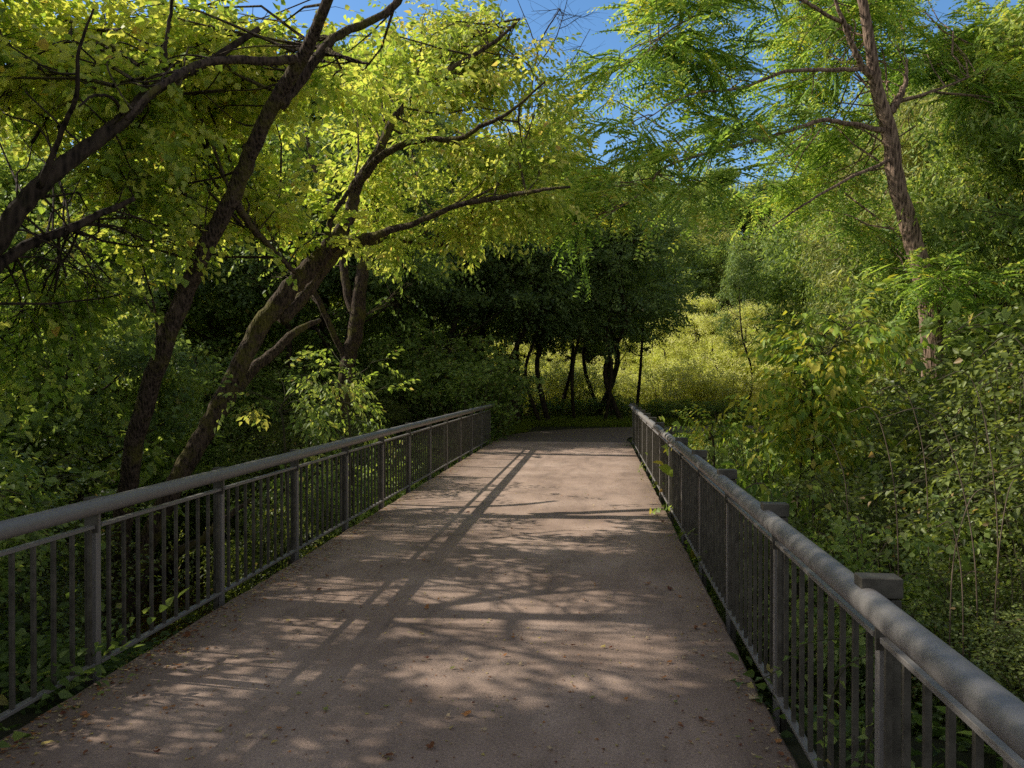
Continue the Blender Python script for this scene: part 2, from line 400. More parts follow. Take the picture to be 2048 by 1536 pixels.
NLEAF = [0]
class Plant:
    """a tree or shrub: limbs (kept as tubes), branchlets and leaf sprays"""
    def __init__(s): s.limbs = []; s.wood = MB(); s.tw = MB(); s.pos = []; s.dir = []; s.tone = []; s.sc = []; s.br = []
    def limb(s, pts, rad, sides=9, rough=.10, sub=6, branch=False, wob=.0):
        p = catmull(pts, sub); r = np.interp(np.linspace(0, 1, len(p)), np.linspace(0, 1, len(rad)), rad)
        if wob: p[1:-1] += (RG.random((len(p) - 2, 3)) - .5) * 2 * wob * r[1:-1, None]
        if branch:
            b = MB(); b.tube(p, r, sides, rough); s.br.append(b)
        else: s.wood.tube(p, r, sides, rough)
        s.limbs.append((p, r))
        return p
    def plimb(s, pts, **k):
        """limb given as (px, py, depth, width in photo pixels)"""
        W = [P(a, b, d) for a, b, d, w in pts]; R = [w / F * d / 2 * .69 for a, b, d, w in pts]
        return s.limb(W, R, **k)
    def branchlet(s, a, b, r0, nsub, tw_len, tone, sc, per=3, droop=.15, spread=1.0):
        a = np.asarray(a, float); b = np.asarray(b, float); L = np.linalg.norm(b - a) + 1e-6
        k = 5; t = np.linspace(0, 1, k)[:, None]
        p = a + (b - a) * t + np.sin(t * PI) * (RG.random(3) - .35) * L * .18
        p[1:-1] += (RG.random((k - 2, 3)) - .5) * L * .07
        s.tw.tube(p, np.linspace(r0, .004, k), 4, cap=False)
        for j in range(nsub):
            u = .25 + .75 * (j + RG.random()) / nsub
            q = p[0] * 0; f = u * (k - 1); i = min(int(f), k - 2); q = p[i] + (p[i + 1] - p[i]) * (f - i)
            d = (p[i + 1] - p[i]); d = d / (np.linalg.norm(d) + 1e-9)
            dd = d * .7 + (RG.random(3) - .5) * 2 * spread; dd[2] = dd[2] * .5 - droop * .4; dd /= np.linalg.norm(dd)
            ln = tw_len * (.5 + RG.random())
            e = q + dd * ln; e[2] -= droop * ln * .5
            mid = (q + e) / 2 + (RG.random(3) - .5) * ln * .2
            s.tw.tube([q, mid, e], [.004, .003, .0015], 3, cap=False)
            tt = tone + (RG.random() - .5) * .35
            for m in range(per):
                w = (m + .7) / per
                c = q + (mid - q) * min(1, w * 2) if w < .5 else mid + (e - mid) * (w * 2 - 1)
                v = dd + (RG.random(3) - .5) * 1.3; v[2] -= .1
                s.pos.append(c); s.dir.append(v); s.tone.append(tt); s.sc.append(sc * (.8 + .4 * RG.random()))
    def nearest(s, p, bias=0.0):
        P_ = np.concatenate([lp[max(1, int(len(lp) * .25)):] for lp, lr in s.limbs]); R_ = np.concatenate([lr[max(1, int(len(lp) * .25)):] for lp, lr in s.limbs])
        d = np.linalg.norm(P_ - p, axis=1) + bias * np.maximum(0, P_[:, 2] - p[2]); m = d.min()
        c = np.nonzero(d < m * 1.35 + .25)[0]; i = int(c[RG.integers(0, len(c))])
        return P_[i], R_[i]
    def blob(s, c, r, n, nsub=7, tw_len=.55, tone=.5, sc=1.0, per=3, tone_top=.15, droop=.15, maxlen=2.2):
        c = np.asarray(c, float); r = np.asarray(r, float)
        cl = RG.normal(size=(max(2, n // 3), 3)); cl /= np.linalg.norm(cl, axis=1)[:, None]; cl *= RG.random((len(cl), 1)) ** .4
        for _ in range(n):
            v = cl[RG.integers(0, len(cl))] + RG.normal(size=3) * np.array([.20, .20, .09])
            t = c + v * r
            a, ra = s.nearest(t, bias=.5)
            L = np.linalg.norm(t - a)
            if L > maxlen:
                # start the branchlet part way, from a connecting stem
                a2 = t + (a - t) / L * maxlen
                s.tw.tube(catmull([a, a + (a2 - a) * .35 + (RG.random(3) - .5) * .16 * (L - maxlen), a + (a2 - a) * .7 + (RG.random(3) - .5) * .12 * (L - maxlen), a2], 3), np.linspace(.010, .006, 10), 4, cap=False)
                a = a2
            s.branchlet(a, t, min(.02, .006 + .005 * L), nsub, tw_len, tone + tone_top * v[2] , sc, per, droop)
    def pblob(s, px, py, d, rx, ry, rd, n, **k):
        c = P(px, py, d); s.blob(c, np.array([rx / F * d, rd, ry / F * d]), n, **k)
    def build(s, name, label, cat, kind, mat, bark, base, group=None, crown='crown', trunk='trunk', cull=False, flat=.9, twigmat=None, tone_jit=.26):
        e = empty(name, base); tag(e, label, cat, group)
        if s.wood.n: s.wood.build(trunk, bark, e, True, base)
        for b in s.br: b.build('branch', bark, e, True, base)
        if s.tw.n: s.tw.build('twigs', twigmat or bark, e, False, base)
        if len(s.pos):
            me = leaves_mesh(crown, mat, kind, s.pos, s.dir, s.sc, s.tone, cull=cull, flat=flat, tone_jit=tone_jit, origin=base)
            NLEAF[0] += len(me.polygons) // 2
            link(bpy.data.objects.new(crown, me), e)
        return e

def copy_thing(o, loc, rotz, scale, label, group=None):
    c = o.copy(); C.objects.link(c); c.location = [float(v) for v in loc]; c.rotation_euler = (0, 0, rotz); c.scale = scale
    c['label'] = label
    if group: c['group'] = group
    for ch in list(o.children):
        k = ch.copy(); C.objects.link(k); k.parent = c
        for g in list(ch.children):
            q = g.copy(); C.objects.link(q); q.parent = k
    return c

# ------------------------------------------------------------------ terrain
def creek_y(x): return 11.6 - .17 * x + .5 * np.sin(x * .3)
def ground(x, y):
    x = np.asarray(x, float); y = np.asarray(y, float)
    d = np.abs(y - creek_y(x))
    w = smooth(1.7, 8.2, d)
    z = -3.05 * (1 - w) - .05
    z = z + (.10 * np.sin(x * 1.3 + y * .7) + .08 * np.sin(x * .6 - y * 1.9)) * smooth(2.2, 4.0, np.abs(x + .95)) * smooth(0, 1, np.abs(z) + .2) * .8
    hill = smooth(46, 125, y + .12 * np.abs(x - 8)) * 21
    left = smooth(24, 70, -x) * 12
    right = smooth(22, 70, x) * 8
    return z + hill + left + right

def build_ground():
    xs = np.concatenate([np.linspace(-400, -60, 14), np.linspace(-55, -14, 30), np.linspace(-13.5, 13.5, 91), np.linspace(14, 55, 30), np.linspace(60, 400, 14)])
    ys = np.concatenate([np.linspace(-200, -10, 10), np.linspace(-8, 32, 115), np.linspace(33, 130, 60), np.linspace(140, 500, 12)])
    X, Y = np.meshgrid(xs, ys)
    Z = ground(X, Y)
    v = np.stack([X, Y, Z], 2).reshape(-1, 3); nx = len(xs)
    f = [(j * nx + i, j * nx + i + 1, (j + 1) * nx + i + 1, (j + 1) * nx + i) for j in range(len(ys) - 1) for i in range(nx - 1)]
    b = MB(); b.add(v, f)
    tag(b.build('ground', M['soil'], None, True), kind='structure')
build_ground()
b = MB(); b.box(-60, 40, 4, 26, -2.9, -2.62)
xs = np.linspace(-60, 40, 60)
b = MB(); v = []; f = []
for i, x in enumerate(xs):
    for k in (-3.4, 3.4): v.append((x, creek_y(x) + k, -2.62))
for i in range(len(xs) - 1): f.append((2 * i, 2 * i + 2, 2 * i + 3, 2 * i + 1))
b.add(v, f); tag(b.build('creek_water', M['water']), kind='structure')

# asphalt path beyond the bridge, curving to the right
pc = catmull([(-.95, 20.42), (-.95, 21.8), (-.5, 23.4), (1.4, 25.2), (4.5, 26.3), (9, 27.1), (16, 28.2), (26, 30.5), (40, 34)], 8)
tn = np.gradient(pc, axis=0); tn /= np.linalg.norm(tn, axis=1)[:, None]
v = []; f = []
for p, t in zip(pc, tn):
    nrm = np.array([-t[1], t[0]])
    for s_ in (1.78, -1.78): q = p + nrm * s_; v.append((q[0], q[1], -.012))
for i in range(len(pc) - 1): f.append((2 * i, 2 * i + 1, 2 * i + 3, 2 * i + 2))
b = MB(); b.add(v, f); tag(b.build('path', M['asphalt']), kind='structure')
PATHC = pc

# ------------------------------------------------------------------ bridge
DX0, DX1 = -2.77, .865
br = empty('footbridge', (-.95, 9, 0)); tag(br, 'concrete decked footbridge running straight ahead between two steel railings over the creek', 'bridge')
def deck():
    b = MB(); ys = np.linspace(-3.2, 20.4, 160); v = []; f = []
    for y in ys:
        jl = RG.normal() * .006; jr = RG.normal() * .005
        v += [(DX0 + jl, y, -.2), (DX0 + jl, y, -.012), (DX0 + jl + .014, y, 0), (DX1 - jr - .014, y, 0), (DX1 - jr, y, -.012), (DX1 - jr, y, -.2)]
    for i in range(len(ys) - 1):
        for k in range(5): f.append((i * 6 + k, i * 6 + k + 1, (i + 1) * 6 + k + 1, (i + 1) * 6 + k)[::-1])
    b.add(v, f); b.add([v[0], v[1], v[2], v[3], v[4], v[5]], [(0, 1, 2, 3, 4, 5)])
    b.add(v[-6:], [(5, 4, 3, 2, 1, 0)])
    b.build('deck', M['concrete'], br, False, (-.95, 9, 0))
deck()
for x0 in (-2.84, .80):
    b = MB(); b.box(x0, x0 + .12, -3.1, 20.35, -.47, -.203, .01); b.build('side_girder', M['steel_dark'], br, origin=(-.95, 9, 0))
b = MB()
for y in np.arange(-2.5, 20, 1.47): b.box(-2.715, .795, y, y + .1, -.4, -.205)
b.build('cross_beams', M['steel_dark'], br, origin=(-.95, 9, 0))
for y in (-3.6, 19.3):
    b = MB(); b.box(-2.95, 1.0, y, y + 1.0, -3.6, -.475, .02); b.build('abutment', M['asphalt'], br, origin=(-.95, 9, 0))

def railing(name, X, y0, n, out, cap_z, label, dx_tube):
    SP = 1.48
    base = (X, y0, 0)
    t = empty(name, base); tag(t, label, 'railing', 'steel railings along the footbridge')
    y1 = y0 + SP * n
    xt = X + dx_tube
    b = MB()
    yy = np.linspace(y0 - .15, y1 + .35, 60)
    b.tube([(xt, y, .958) for y in yy], .0455, 20)
    h = b.build('handrail', M['steel'], t, True, base)
    b = MB()
    for k in range(n):                                   # rings where the rail lengths are sleeved together
        if k == 5: b.tube([(xt, y0 + SP * k + .45, .958), (xt, y0 + SP * k + .452, .958)], .0462, 20)
    b.build('weld_ring', M['steel_dark'], h, True, base)
    for k in range(n + 1):
        y = y0 + SP * k
        b = MB(); b.box(X - .014, X + .014, y - .021, y + .021, -.17, .928, .003)
        b.build('post', M['steel'], t, False, base)
        b = MB()
        xa, xb = (X + out * .016, X + out * .050)
        xa, xb = min(xa, xb), max(xa, xb)
        b.box(xa, xb, y - .036, y + .036, -.19, cap_z - .07, .004)
        xc0, xc1 = (xt - .02, X + out * .054) if out > 0 else (X + out * .054, xt + .02)
        b.box(xc0, xc1, y - .038, y + .038, cap_z - .066, cap_z, .003)
        o = b.build('outer_post', M['steel_dark'], t, False, base)
        b = MB(); b.box(X - .030, X + .030, y - .034, y - .022, .80, .918, .002)
        b.build('rail_bracket', M['steel_dark'], t, False, base)
    for k in range(n):
        ya, yb = y0 + SP * k + .023, y0 + SP * (k + 1) - .037
        b = MB(); b.box(X - .019, X + .019, ya, yb, .825, .845, .002); b.build('top_bar', M['steel'], t, False, base)
        b = MB(); b.box(X - .019, X + .019, ya, yb, .035, .055, .002); b.build('bottom_bar', M['steel'], t, False, base)
        lump = k >= 10
        if lump: b = MB()
        for j in range(10):
            y = y0 + SP * k + .110 + .1455 * j
            if not lump: b = MB()
            b.box(X - .0095 + RG.normal() * .0006, X + .0095, y - .0095, y + .0095, .056, .824)
            if not lump: b.build('baluster', M['steel_dark'], t, False, base)
        if lump: tag(b.build('baluster', M['steel_dark'], t, False, base), kind='stuff')
railing('railing', -2.86, 4.12 - 2 * 1.48, 13, -1, 1.0, 'weathered grey steel railing on the left side of the bridge, beside the creek trees', .05)
railing('railing', .925, 2.62 - 1.47, 13, 1, 1.035, 'weathered grey steel railing on the right side of the bridge, against the shrubs', -.055)

# ------------------------------------------------------------------ foreground trees
UP = np.array([0, 0, 1.0])
# the big leaning two-stemmed tree on the left bank
A = Plant()
A.plimb([(240, 1330, 9.0, 75), (232, 1200, 8.9, 62), (245, 1040, 8.7, 54), (272, 880, 8.5, 52), (330, 690, 8.2, 54), (400, 525, 8.0, 50), (468, 390, 7.8, 48), (512, 285, 7.6, 44), (560, 190, 7.4, 42),
         (618, 95, 7.2, 36), (655, 10, 7.0, 30), (700, -90, 6.9, 24), (760, -220, 6.8, 15)], sides=14, rough=.10, wob=.12)
A.plimb([(560, 215, 7.45, 34), (612, 150, 7.5, 30), (668, 78, 7.6, 26), (735, 48, 7.7, 22), (790, 10, 7.8, 18), (840, -80, 7.9, 12)], branch=True, wob=.15)
A.plimb([(468, 400, 7.8, 26), (500, 450, 8.2, 20), (545, 500, 8.8, 17), (590, 545, 9.4, 13)], branch=True, wob=.2)
A.plimb([(655, 100, 7.5, 12), (700, 122, 7.4, 10), (740, 130, 7.3, 7)], branch=True, wob=.3)
A.plimb([(600, 120, 7.3, 26), (540, 124, 7.0, 26), (470, 122, 6.8, 24), (400, 130, 6.5, 22), (345, 160, 6.2, 20), (300, 190, 6.0, 16), (255, 240, 5.8, 10)], branch=True, wob=.12)
for args in [(150, 40, 8.6, 230, 70, .8, 12), (420, 40, 9.0, 220, 70, .8, 12), (330, 250, 9.3, 240, 110, .8, 13), (120, 250, 8.6, 150, 110, 1.2, 9), (620, 100, 9.6, 130, 90, 1.2, 8), (560, 330, 9.8, 140, 90, 1.1, 6),
             (300, 430, 9.2, 220, 80, 1.2, 9)]:
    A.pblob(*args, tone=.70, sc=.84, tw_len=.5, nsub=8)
# second stem
Bp = Plant()
Bp.plimb([(250, 1240, 9.1, 70), (285, 1110, 9.2, 56), (345, 975, 9.4, 55), (400, 880, 9.6, 53), (452, 785, 9.8, 53), (505, 680, 10.0, 53), (560, 600, 10.1, 54), (620, 535, 10.2, 53), (668, 485, 10.2, 46),
          (700, 430, 10.3, 38), (715, 370, 10.3, 32), (760, 300, 10.4, 26), (790, 235, 10.5, 20), (840, 180, 10.6, 17), (900, 140, 10.7, 14), (990, 85, 10.9, 10), (1040, 40, 11, 6)], sides=14, rough=.12, wob=.12)
Bp.plimb([(660, 492, 10.2, 38), (735, 475, 10.0, 26), (830, 447, 9.8, 17), (915, 412, 9.6, 15), (1000, 396, 9.4, 14), (1075, 382, 9.2, 11), (1140, 375, 9.1, 7)], branch=True, wob=.3)
Bp.plimb([(706, 380, 10.3, 32), (760, 315, 10.0, 22), (830, 283, 9.8, 17), (915, 278, 9.6, 15), (960, 255, 9.4, 13), (1015, 228, 9.3, 10), (1090, 165, 9.2, 5)], branch=True, wob=.3)
Bp.plimb([(655, 490, 10.1, 18), (662, 440, 10.0, 15), (690, 395, 9.9, 13), (725, 350, 9.8, 10)], branch=True, wob=.2)
Bp.plimb([(560, 640, 10.2, 40), (615, 585, 10.5, 36), (655, 530, 10.8, 30), (700, 495, 11.1, 22), (790, 480, 11.4, 14), (880, 492, 11.7, 9), (930, 480, 11.9, 6)], branch=True, wob=.2)
Bp.plimb([(440, 830, 9.8, 34), (490, 755, 10.3, 36), (540, 710, 10.6, 30), (590, 665, 10.9, 24), (640, 640, 11.3, 12)], branch=True, wob=.2)
Bp.plimb([(262, 1175, 9.1, 40), (330, 1120, 9.3, 30), (400, 1080, 9.5, 24), (440, 1045, 9.7, 20), (500, 1000, 10, 10)], branch=True, wob=.25)
for args in [(900, 50, 12.2, 110, 80, 1.0, 13), (760, 120, 11.8, 110, 80, 1.0, 9), (1010, 110, 11.8, 90, 90, 1.0, 10), (870, 210, 11.5, 130, 70, 1.0, 10), (1010, 300, 11.0, 110, 60, 1.0, 8), (780, 370, 11.5, 120, 80, 1.0, 9),
             (940, 370, 11.0, 140, 50, .9, 8), (1070, 200, 10.6, 60, 90, .8, 5), (1040, 400, 10.4, 100, 25, .7, 5), (880, 440, 11.8, 120, 30, .8, 6), (700, 470, 11.6, 90, 40, .8, 4)]:
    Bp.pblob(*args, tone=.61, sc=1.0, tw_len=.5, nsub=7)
# left-edge trunk with its limbs
E = Plant()
E.plimb([(-620, 1500, 5.6, 100), (-420, 1100, 5.8, 86), (-200, 760, 6.0, 74), (-60, 560, 6.2, 62), (40, 420, 6.3, 54), (110, 345, 6.4, 48), (185, 290, 6.6, 42), (245, 245, 6.8, 40), (300, 190, 7.0, 34), (350, 160, 7.2, 30), (420, 125, 7.4, 24), (520, 60, 7.6, 16)], sides=14, wob=.12)
E.plimb([(-60, 600, 6.2, 40), (0, 530, 6.4, 34), (60, 490, 6.6, 30), (130, 462, 6.8, 26), (200, 430, 7.0, 20), (270, 398, 7.2, 13)], branch=True, wob=.2)
E.plimb([(332, 150, 7.1, 13), (334, 90, 7.0, 12), (345, 20, 7.0, 10), (350, -50, 7.0, 8)], branch=True, wob=.3)
E.plimb([(80, 375, 6.3, 20), (120, 280, 6.2, 15), (155, 190, 6.0, 13), (160, 110, 5.9, 10), (190, 20, 5.8, 6)], branch=True, wob=.3)
E.plimb([(250, 235, 6.8, 12), (230, 200, 6.5, 10), (190, 192, 6.3, 8), (160, 215, 6.1, 6)], branch=True, wob=.4)
for args in [(60, 130, 8.8, 190, 110, .6, 9), (40, 30, 9.4, 150, 60, .6, 7), (200, 360, 7.9, 190, 80, .9, 10), (80, 560, 7.4, 160, 90, .9, 12), (60, 700, 7.6, 130, 80, .9, 8), (250, 520, 8.6, 150, 90, 1.0, 8), (380, 190, 8.2, 150, 90, 1.0, 7)]:
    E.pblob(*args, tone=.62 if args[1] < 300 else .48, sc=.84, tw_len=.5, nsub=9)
A.build('maple_tree', 'tree with dark trunk leaning right under bright yellow-green leaves, left of the bridge', 'tree', 'maple', M['maple'], M['bark_moss'], P(240, 1330, 9.0), cull=True)
Bp.build('box_elder_tree', 'mossy trunk leaning over towards the bridge and forking into long arching limbs with yellowing leaves', 'tree', 'box', M['box'], M['bark_moss'], P(250, 1240, 9.1), cull=True)
E.build('maple_tree', 'tree with thick black trunk slanting in from the left edge', 'tree', 'maple', M['maple'], M['bark_dark'], P(-620, 1500, 5.6), cull=True)

Ct = Plant()
Ct.plimb([(690, 960, 18, 48), (684, 800, 18, 42), (698, 720, 18, 42), (714, 640, 18, 44), (722, 560, 18, 38), (745, 490, 18, 30), (775, 420, 18, 20), (800, 350, 18, 10)], sides=12, rough=.14, wob=.2)
Ct.plimb([(712, 640, 18, 28), (692, 570, 18, 26), (684, 490, 18, 22), (668, 420, 18, 18), (630, 340, 18, 14), (610, 260, 18, 8)], branch=True, wob=.3)
Ct.plimb([(696, 730, 18, 20), (660, 650, 17.8, 18), (625, 580, 17.6, 16), (585, 545, 17.4, 10)], branch=True, wob=.3)
for args in [(620, 300, 18.5, 130, 90, 1.2, 12), (800, 330, 18.8, 120, 60, 1.2, 9), (560, 520, 19, 120, 60, 1.0, 8), (840, 560, 19, 120, 40, 1.0, 6)]:
    Ct.pblob(*args, tone=.4, sc=1.2, nsub=6)
Ct.build('mossy_tree', 'upright mossy forked trunk standing behind the two leaning trunks', 'tree', 'mid', M['mid'], M['bark_moss'], P(690, 960, 18), cull=True)

# right-hand locust with furrowed reddish bark
D = Plant()
gz = float(ground(6.1, 14.6))
D.limb([(6.25, 14.9, gz - .1)] + [P(*q) for q in [(1868, 800, 14), (1862, 680, 14), (1850, 580, 14), (1822, 470, 13.9), (1792, 370, 13.8), (1776, 262, 13.7), (1752, 180, 13.6), (1738, 90, 13.5), (1722, 0, 13.4), (1700, -110, 13.3), (1670, -260, 13.2)]],
       [.25, .20, .18, .17, .155, .145, .13, .11, .09, .075, .06, .035], sides=16, rough=.12, wob=.08)
D.plimb([(1772, 262, 13.7, 16), (1700, 250, 13.3, 13), (1640, 243, 13.0, 12), (1540, 275, 12.5, 11), (1440, 300, 12.0, 9), (1330, 335, 11.5, 7), (1290, 380, 11.2, 5), (1200, 440, 10.9, 3)], branch=True, wob=.4)
D.plimb([(1782, 320, 13.7, 11), (1700, 355, 13.2, 9), (1620, 402, 12.7, 7), (1545, 452, 12.3, 4)], branch=True, wob=.4)
D.plimb([(1750, 165, 13.6, 24), (1715, 120, 13.4, 18), (1690, 60, 13.2, 13), (1660, -20, 13, 8)], branch=True, wob=.3)
D.plimb([(1720, 140, 13.4, 12), (1650, 142, 13.0, 11), (1570, 145, 12.6, 10), (1480, 178, 12.2, 8), (1380, 190, 11.8, 5), (1290, 240, 11.5, 3)], branch=True, wob=.4)
D.plimb([(1778, 225, 13.7, 24), (1795, 200, 13.7, 22), (1808, 165, 13.8, 14), (1812, 120, 13.9, 5)], branch=True, wob=.3)
D.plimb([(1790, 205, 13.7, 10), (1860, 185, 14, 8), (1950, 150, 14.4, 6), (2060, 110, 15, 4)], branch=True, wob=.4)
D.plimb([(1868, 618, 14, 10), (1895, 605, 14, 9), (1920, 590, 14.1, 6)], branch=True, wob=.3)
D.plimb([(1700, 60, 13.3, 12), (1560, -10, 12.6, 9), (1400, 30, 12.0, 6), (1300, 90, 11.6, 4)], branch=True, wob=.4)
for args in [(1410, 0, 12.2, 140, 30, 1.0, 10), (1290, 90, 12.0, 50, 60, .7, 5), (1205, 190, 11.8, 30, 60, .7, 4), (1215, 300, 11.6, 30, 50, .7, 4), (1180, 400, 11.2, 50, 40, .9, 7), (1620, 60, 15.4, 110, 80, 1.0, 22),
             (1560, 190, 14.4, 80, 50, .9, 9), (1420, 100, 12.1, 90, 30, .8, 6), (1650, 300, 16.0, 50, 50, .6, 8), (1580, 410, 15.6, 90, 30, .7, 7), (1400, 400, 12.2, 60, 30, .8, 3), (1700, 420, 16.6, 70, 50, .7, 6), (1480, 240, 12.2, 70, 20, .6, 5),
             (1900, 80, 16.0, 130, 60, .8, 20), (1980, 200, 14.6, 100, 60, 1.0, 9), (1800, 20, 16.2, 80, 60, .8, 9), (1930, 540, 12.6, 90, 30, .8, 6)]:
    D.pblob(*args, tone=.58, sc=1.45, tw_len=.6, nsub=5, per=2)
D.build('locust_tree', 'tall tree with furrowed reddish bark and feathery leaves above the right shrubs', 'tree', 'pin', M['locust'], M['bark_red'], (6.25, 14.9, gz - .1), flat=.7)

# trees further left along the creek bank: their crowns throw the dappled light on the deck
for (x, y, h, lab) in [(-7.0, .4, 6.4, 'second'), (-6.9, 3.4, 6.2, 'third'), (-7.4, 6.0, 6.6, 'fourth'), (-10.6, 8.4, 7.2, 'farthest'), (-6.8, -2.0, 6.2, 'nearest')]:
    T = Plant(); g0 = float(ground(x, y)); top = np.array([x + .4, y + .3, h])
    T.limb([(x, y, g0 - .2), (x - .2, y + .1, g0 + 2.5), (x + .1, y, h * .6), top], [.2, .16, .11, .03], sides=10, wob=.1)
    tr = T.limbs[0][0]
    for k in range(9):
        q = tr[int((.45 + .05 * k) * (len(tr) - 1))]; a = k * 2.4 + y; ln = 1.9 - .09 * k
        T.limb([q, q + np.array([math.cos(a) * ln * .5, math.sin(a) * ln * .5, .35]), q + np.array([math.cos(a) * ln, math.sin(a) * ln, 1.0])], [.05, .035, .012], sides=6, branch=True)
    T.blob((x + .2, y, (2.6 + h) / 2 + .3), (1.7, 1.8, (h - 2.2) / 2), 260 if y < 8 else 110, nsub=6, tone=.45, sc=1.0, tw_len=.4)
    T.build('box_elder_tree', f'leafy tree out of view on the left creek bank, {lab} along the bank', 'tree', 'box', M['box'], M['bark_dark'], (x, y, g0), 'shade trees on the left bank', cull=True)

# bare twiggy top in the gap of sky
G = Plant()
G.plimb([(1030, 470, 18, 12), (1045, 330, 18, 9), (1060, 200, 18, 7), (1080, 90, 18, 5), (1120, 20, 18, 3)], wob=.3)
for (a, b_, c_, d_) in [(1060, 210, 1180, 60), (1070, 140, 1140, -20), (1050, 300, 1200, 180), (1075, 110, 1030, -10), (1055, 260, 1160, 110)]:
    G.plimb([(a, b_, 18, 4), ((a + c_) / 2 + 8, (b_ + d_) / 2 + 14, 18, 3), (c_, d_, 18, 1.5)], branch=True, wob=.5)
for (px, py) in [(1160, 60), (1130, 20), (1180, 120), (1110, 60), (1190, 170), (1150, 130), (1080, 30)]:
    G.pblob(px, py, 18, 40, 45, .5, 3, nsub=6, per=0, tw_len=.7, maxlen=1.5)
G.pblob(1120, 230, 18, 45, 80, .8, 8, nsub=6, tone=.75, sc=1.1); G.pblob(1060, 340, 18, 80, 100, 1, 18, tone=.6, sc=1.2)
G.build('box_elder_tree', 'slender half-bare tree with fine leafless twigs against the gap of blue sky', 'tree', 'box', M['box'], M['bark_dark'], P(1030, 470, 18))

# ------------------------------------------------------------------ prototype trees for the wood
def proto_tree(seed, height, spread, lean, kind, mat, bark, nb, tone, base_clear=.3, sc=1.0, ivy=False, crook=0.0, thin=1.0):
    global RG
    keep = RG; RG = np.random.default_rng(seed)
    p = Plant(); r0 = (.012 * height + .03) * thin
    top = np.array([lean * height * .35, (RG.random() - .5) * height * .15, height * .92])
    mid = top * .5 + np.array([(RG.random() - .5) * .6 + lean * -.5, (RG.random() - .5) * .6, 0])
    p.limb([(0, 0, -.5), mid * .5 + RG.normal(size=3) * crook * np.array([1, 1, .1]), mid + RG.normal(size=3) * crook * np.array([1, 1, .1]), (mid + top) / 2 + RG.normal(size=3) * .15, top], [r0 * 1.2, r0, r0 * .75, r0 * .5, r0 * .2], sides=8, wob=.2)
    tr = p.limbs[0][0]
    for i in range(7):
        u = base_clear + (1 - base_clear) * (i + .3) / 8; q = tr[int(u * (len(tr) - 1))]
        a = RG.random() * 2 * PI; ln = spread * (1.0 - .5 * u) * (.6 + .6 * RG.random())
        e = q + np.array([math.cos(a) * ln, math.sin(a) * ln, ln * (.35 + .5 * RG.random())])
        p.limb([q, (q + e) / 2 + np.array([0, 0, -.1 * ln]) + RG.normal(size=3) * .12, e], [r0 * .42 * (1 - .5 * u), r0 * .25, .015], sides=6, wob=.3)
    lay = np.sort(RG.random(9))
    for i in range(nb):
        u = float(np.clip(lay[RG.integers(0, 9)] + RG.normal() * .022, 0, 1)) ** .85; z = height * (base_clear + (1.02 - base_clear) * u)
        rr = spread * (.45 + .75 * math.sin(min(1, u * 1.05 + .12) * PI) ** .7) * (.3 + .7 * RG.random() ** .5)
        a = RG.random() * 2 * PI; c = np.interp(z, tr[:, 2], tr[:, 0]), np.interp(z, tr[:, 2], tr[:, 1])
        t = np.array([c[0] + math.cos(a) * rr, c[1] + math.sin(a) * rr, z])
        s_, _ = p.nearest(t, bias=1.0); L = np.linalg.norm(t - s_)
        if L > 2.0:
            s2 = t + (s_ - t) / L * 2.0; p.tw.tube([s_, s2], [.02, .012], 3, cap=False); s_ = s2
        p.branchlet(s_, t, .012, 5, .7, tone + .25 * (u - .5), sc, 3)
    if ivy:
        for i in range(160):
            u = RG.random() * .6; q = tr[int(u * (len(tr) - 1))]
            for _ in range(1):
                o = RG.normal(size=3) * .12; p.pos.append(q + o); p.dir.append(o); p.tone.append(.25); p.sc.append(.5)
    RG = keep
    return p, kind, mat, bark

def finish_proto(pt, name, label, loc, rotz=0, scale=(1, 1, 1), group=None):
    p, kind, mat, bark = pt
    e = p.build(name, label, 'tree', kind, mat, bark, (0, 0, 0), group=group)
    e.location = [float(v) for v in loc]; e.rotation_euler = (0, 0, rotz); e.scale = scale
    return e

PROT = {
    'dark1': proto_tree(1, 10, 2.6, .2, 'far', M['dark'], M['bark_dark'], 95, .45, .25, ivy=True, crook=.3, thin=.75),
    'dark2': proto_tree(2, 11, 2.9, -.3, 'far', M['dark'], M['bark_dark'], 90, .5, .42, crook=.3, thin=.62),
    'mid1': proto_tree(3, 10, 3.0, .3, 'far', M['mid'], M['bark_dark'], 130, .5, .2),
    'mid2': proto_tree(4, 9, 3.2, -.1, 'farpin', M['mid'], M['bark_dark'], 140, .6, .15),
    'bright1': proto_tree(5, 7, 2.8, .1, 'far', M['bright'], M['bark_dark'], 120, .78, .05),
    'bright2': proto_tree(6, 9, 2.6, .3, 'far', M['box'], M['bark_dark'], 120, .6, .25),
    'pale': proto_tree(7, 10, 3.4, 0, 'farpin', M['pale'], M['bark_red'], 150, .5, .15),
    'slim': proto_tree(8, 9, 1.9, .35, 'mid', M['dark'], M['bark_dark'], 60, .55, .4, sc=1.3, crook=.35, thin=.7),
    'crooked': proto_tree(18, 9, 2.3, -.45, 'mid', M['dark'], M['bark_dark'], 75, .6, .33, sc=1.3, crook=.45, thin=.65),
}
PLACED = {}
def place(pk, name, x, y, h, label, group, rot=None, wid=1.0, dz=0):
    base_h = PROT[pk][0].limbs[0][0][-1][2] / .92
    s = h / base_h; z = float(ground(x, y)) + dz
    rot = random.random() * 6.28 if rot is None else rot
    sc = (s * wid, s * wid, s)
    if pk not in PLACED: PLACED[pk] = finish_proto(PROT[pk], name, label, (x, y, z), rot, sc, group); o = PLACED[pk]
    else:
        o = copy_thing(PLACED[pk], (x, y, z), rot, sc, label, group); o.name = name
    return o
def pp(px, d): q = P(px, HY, d); return q[0], q[1]

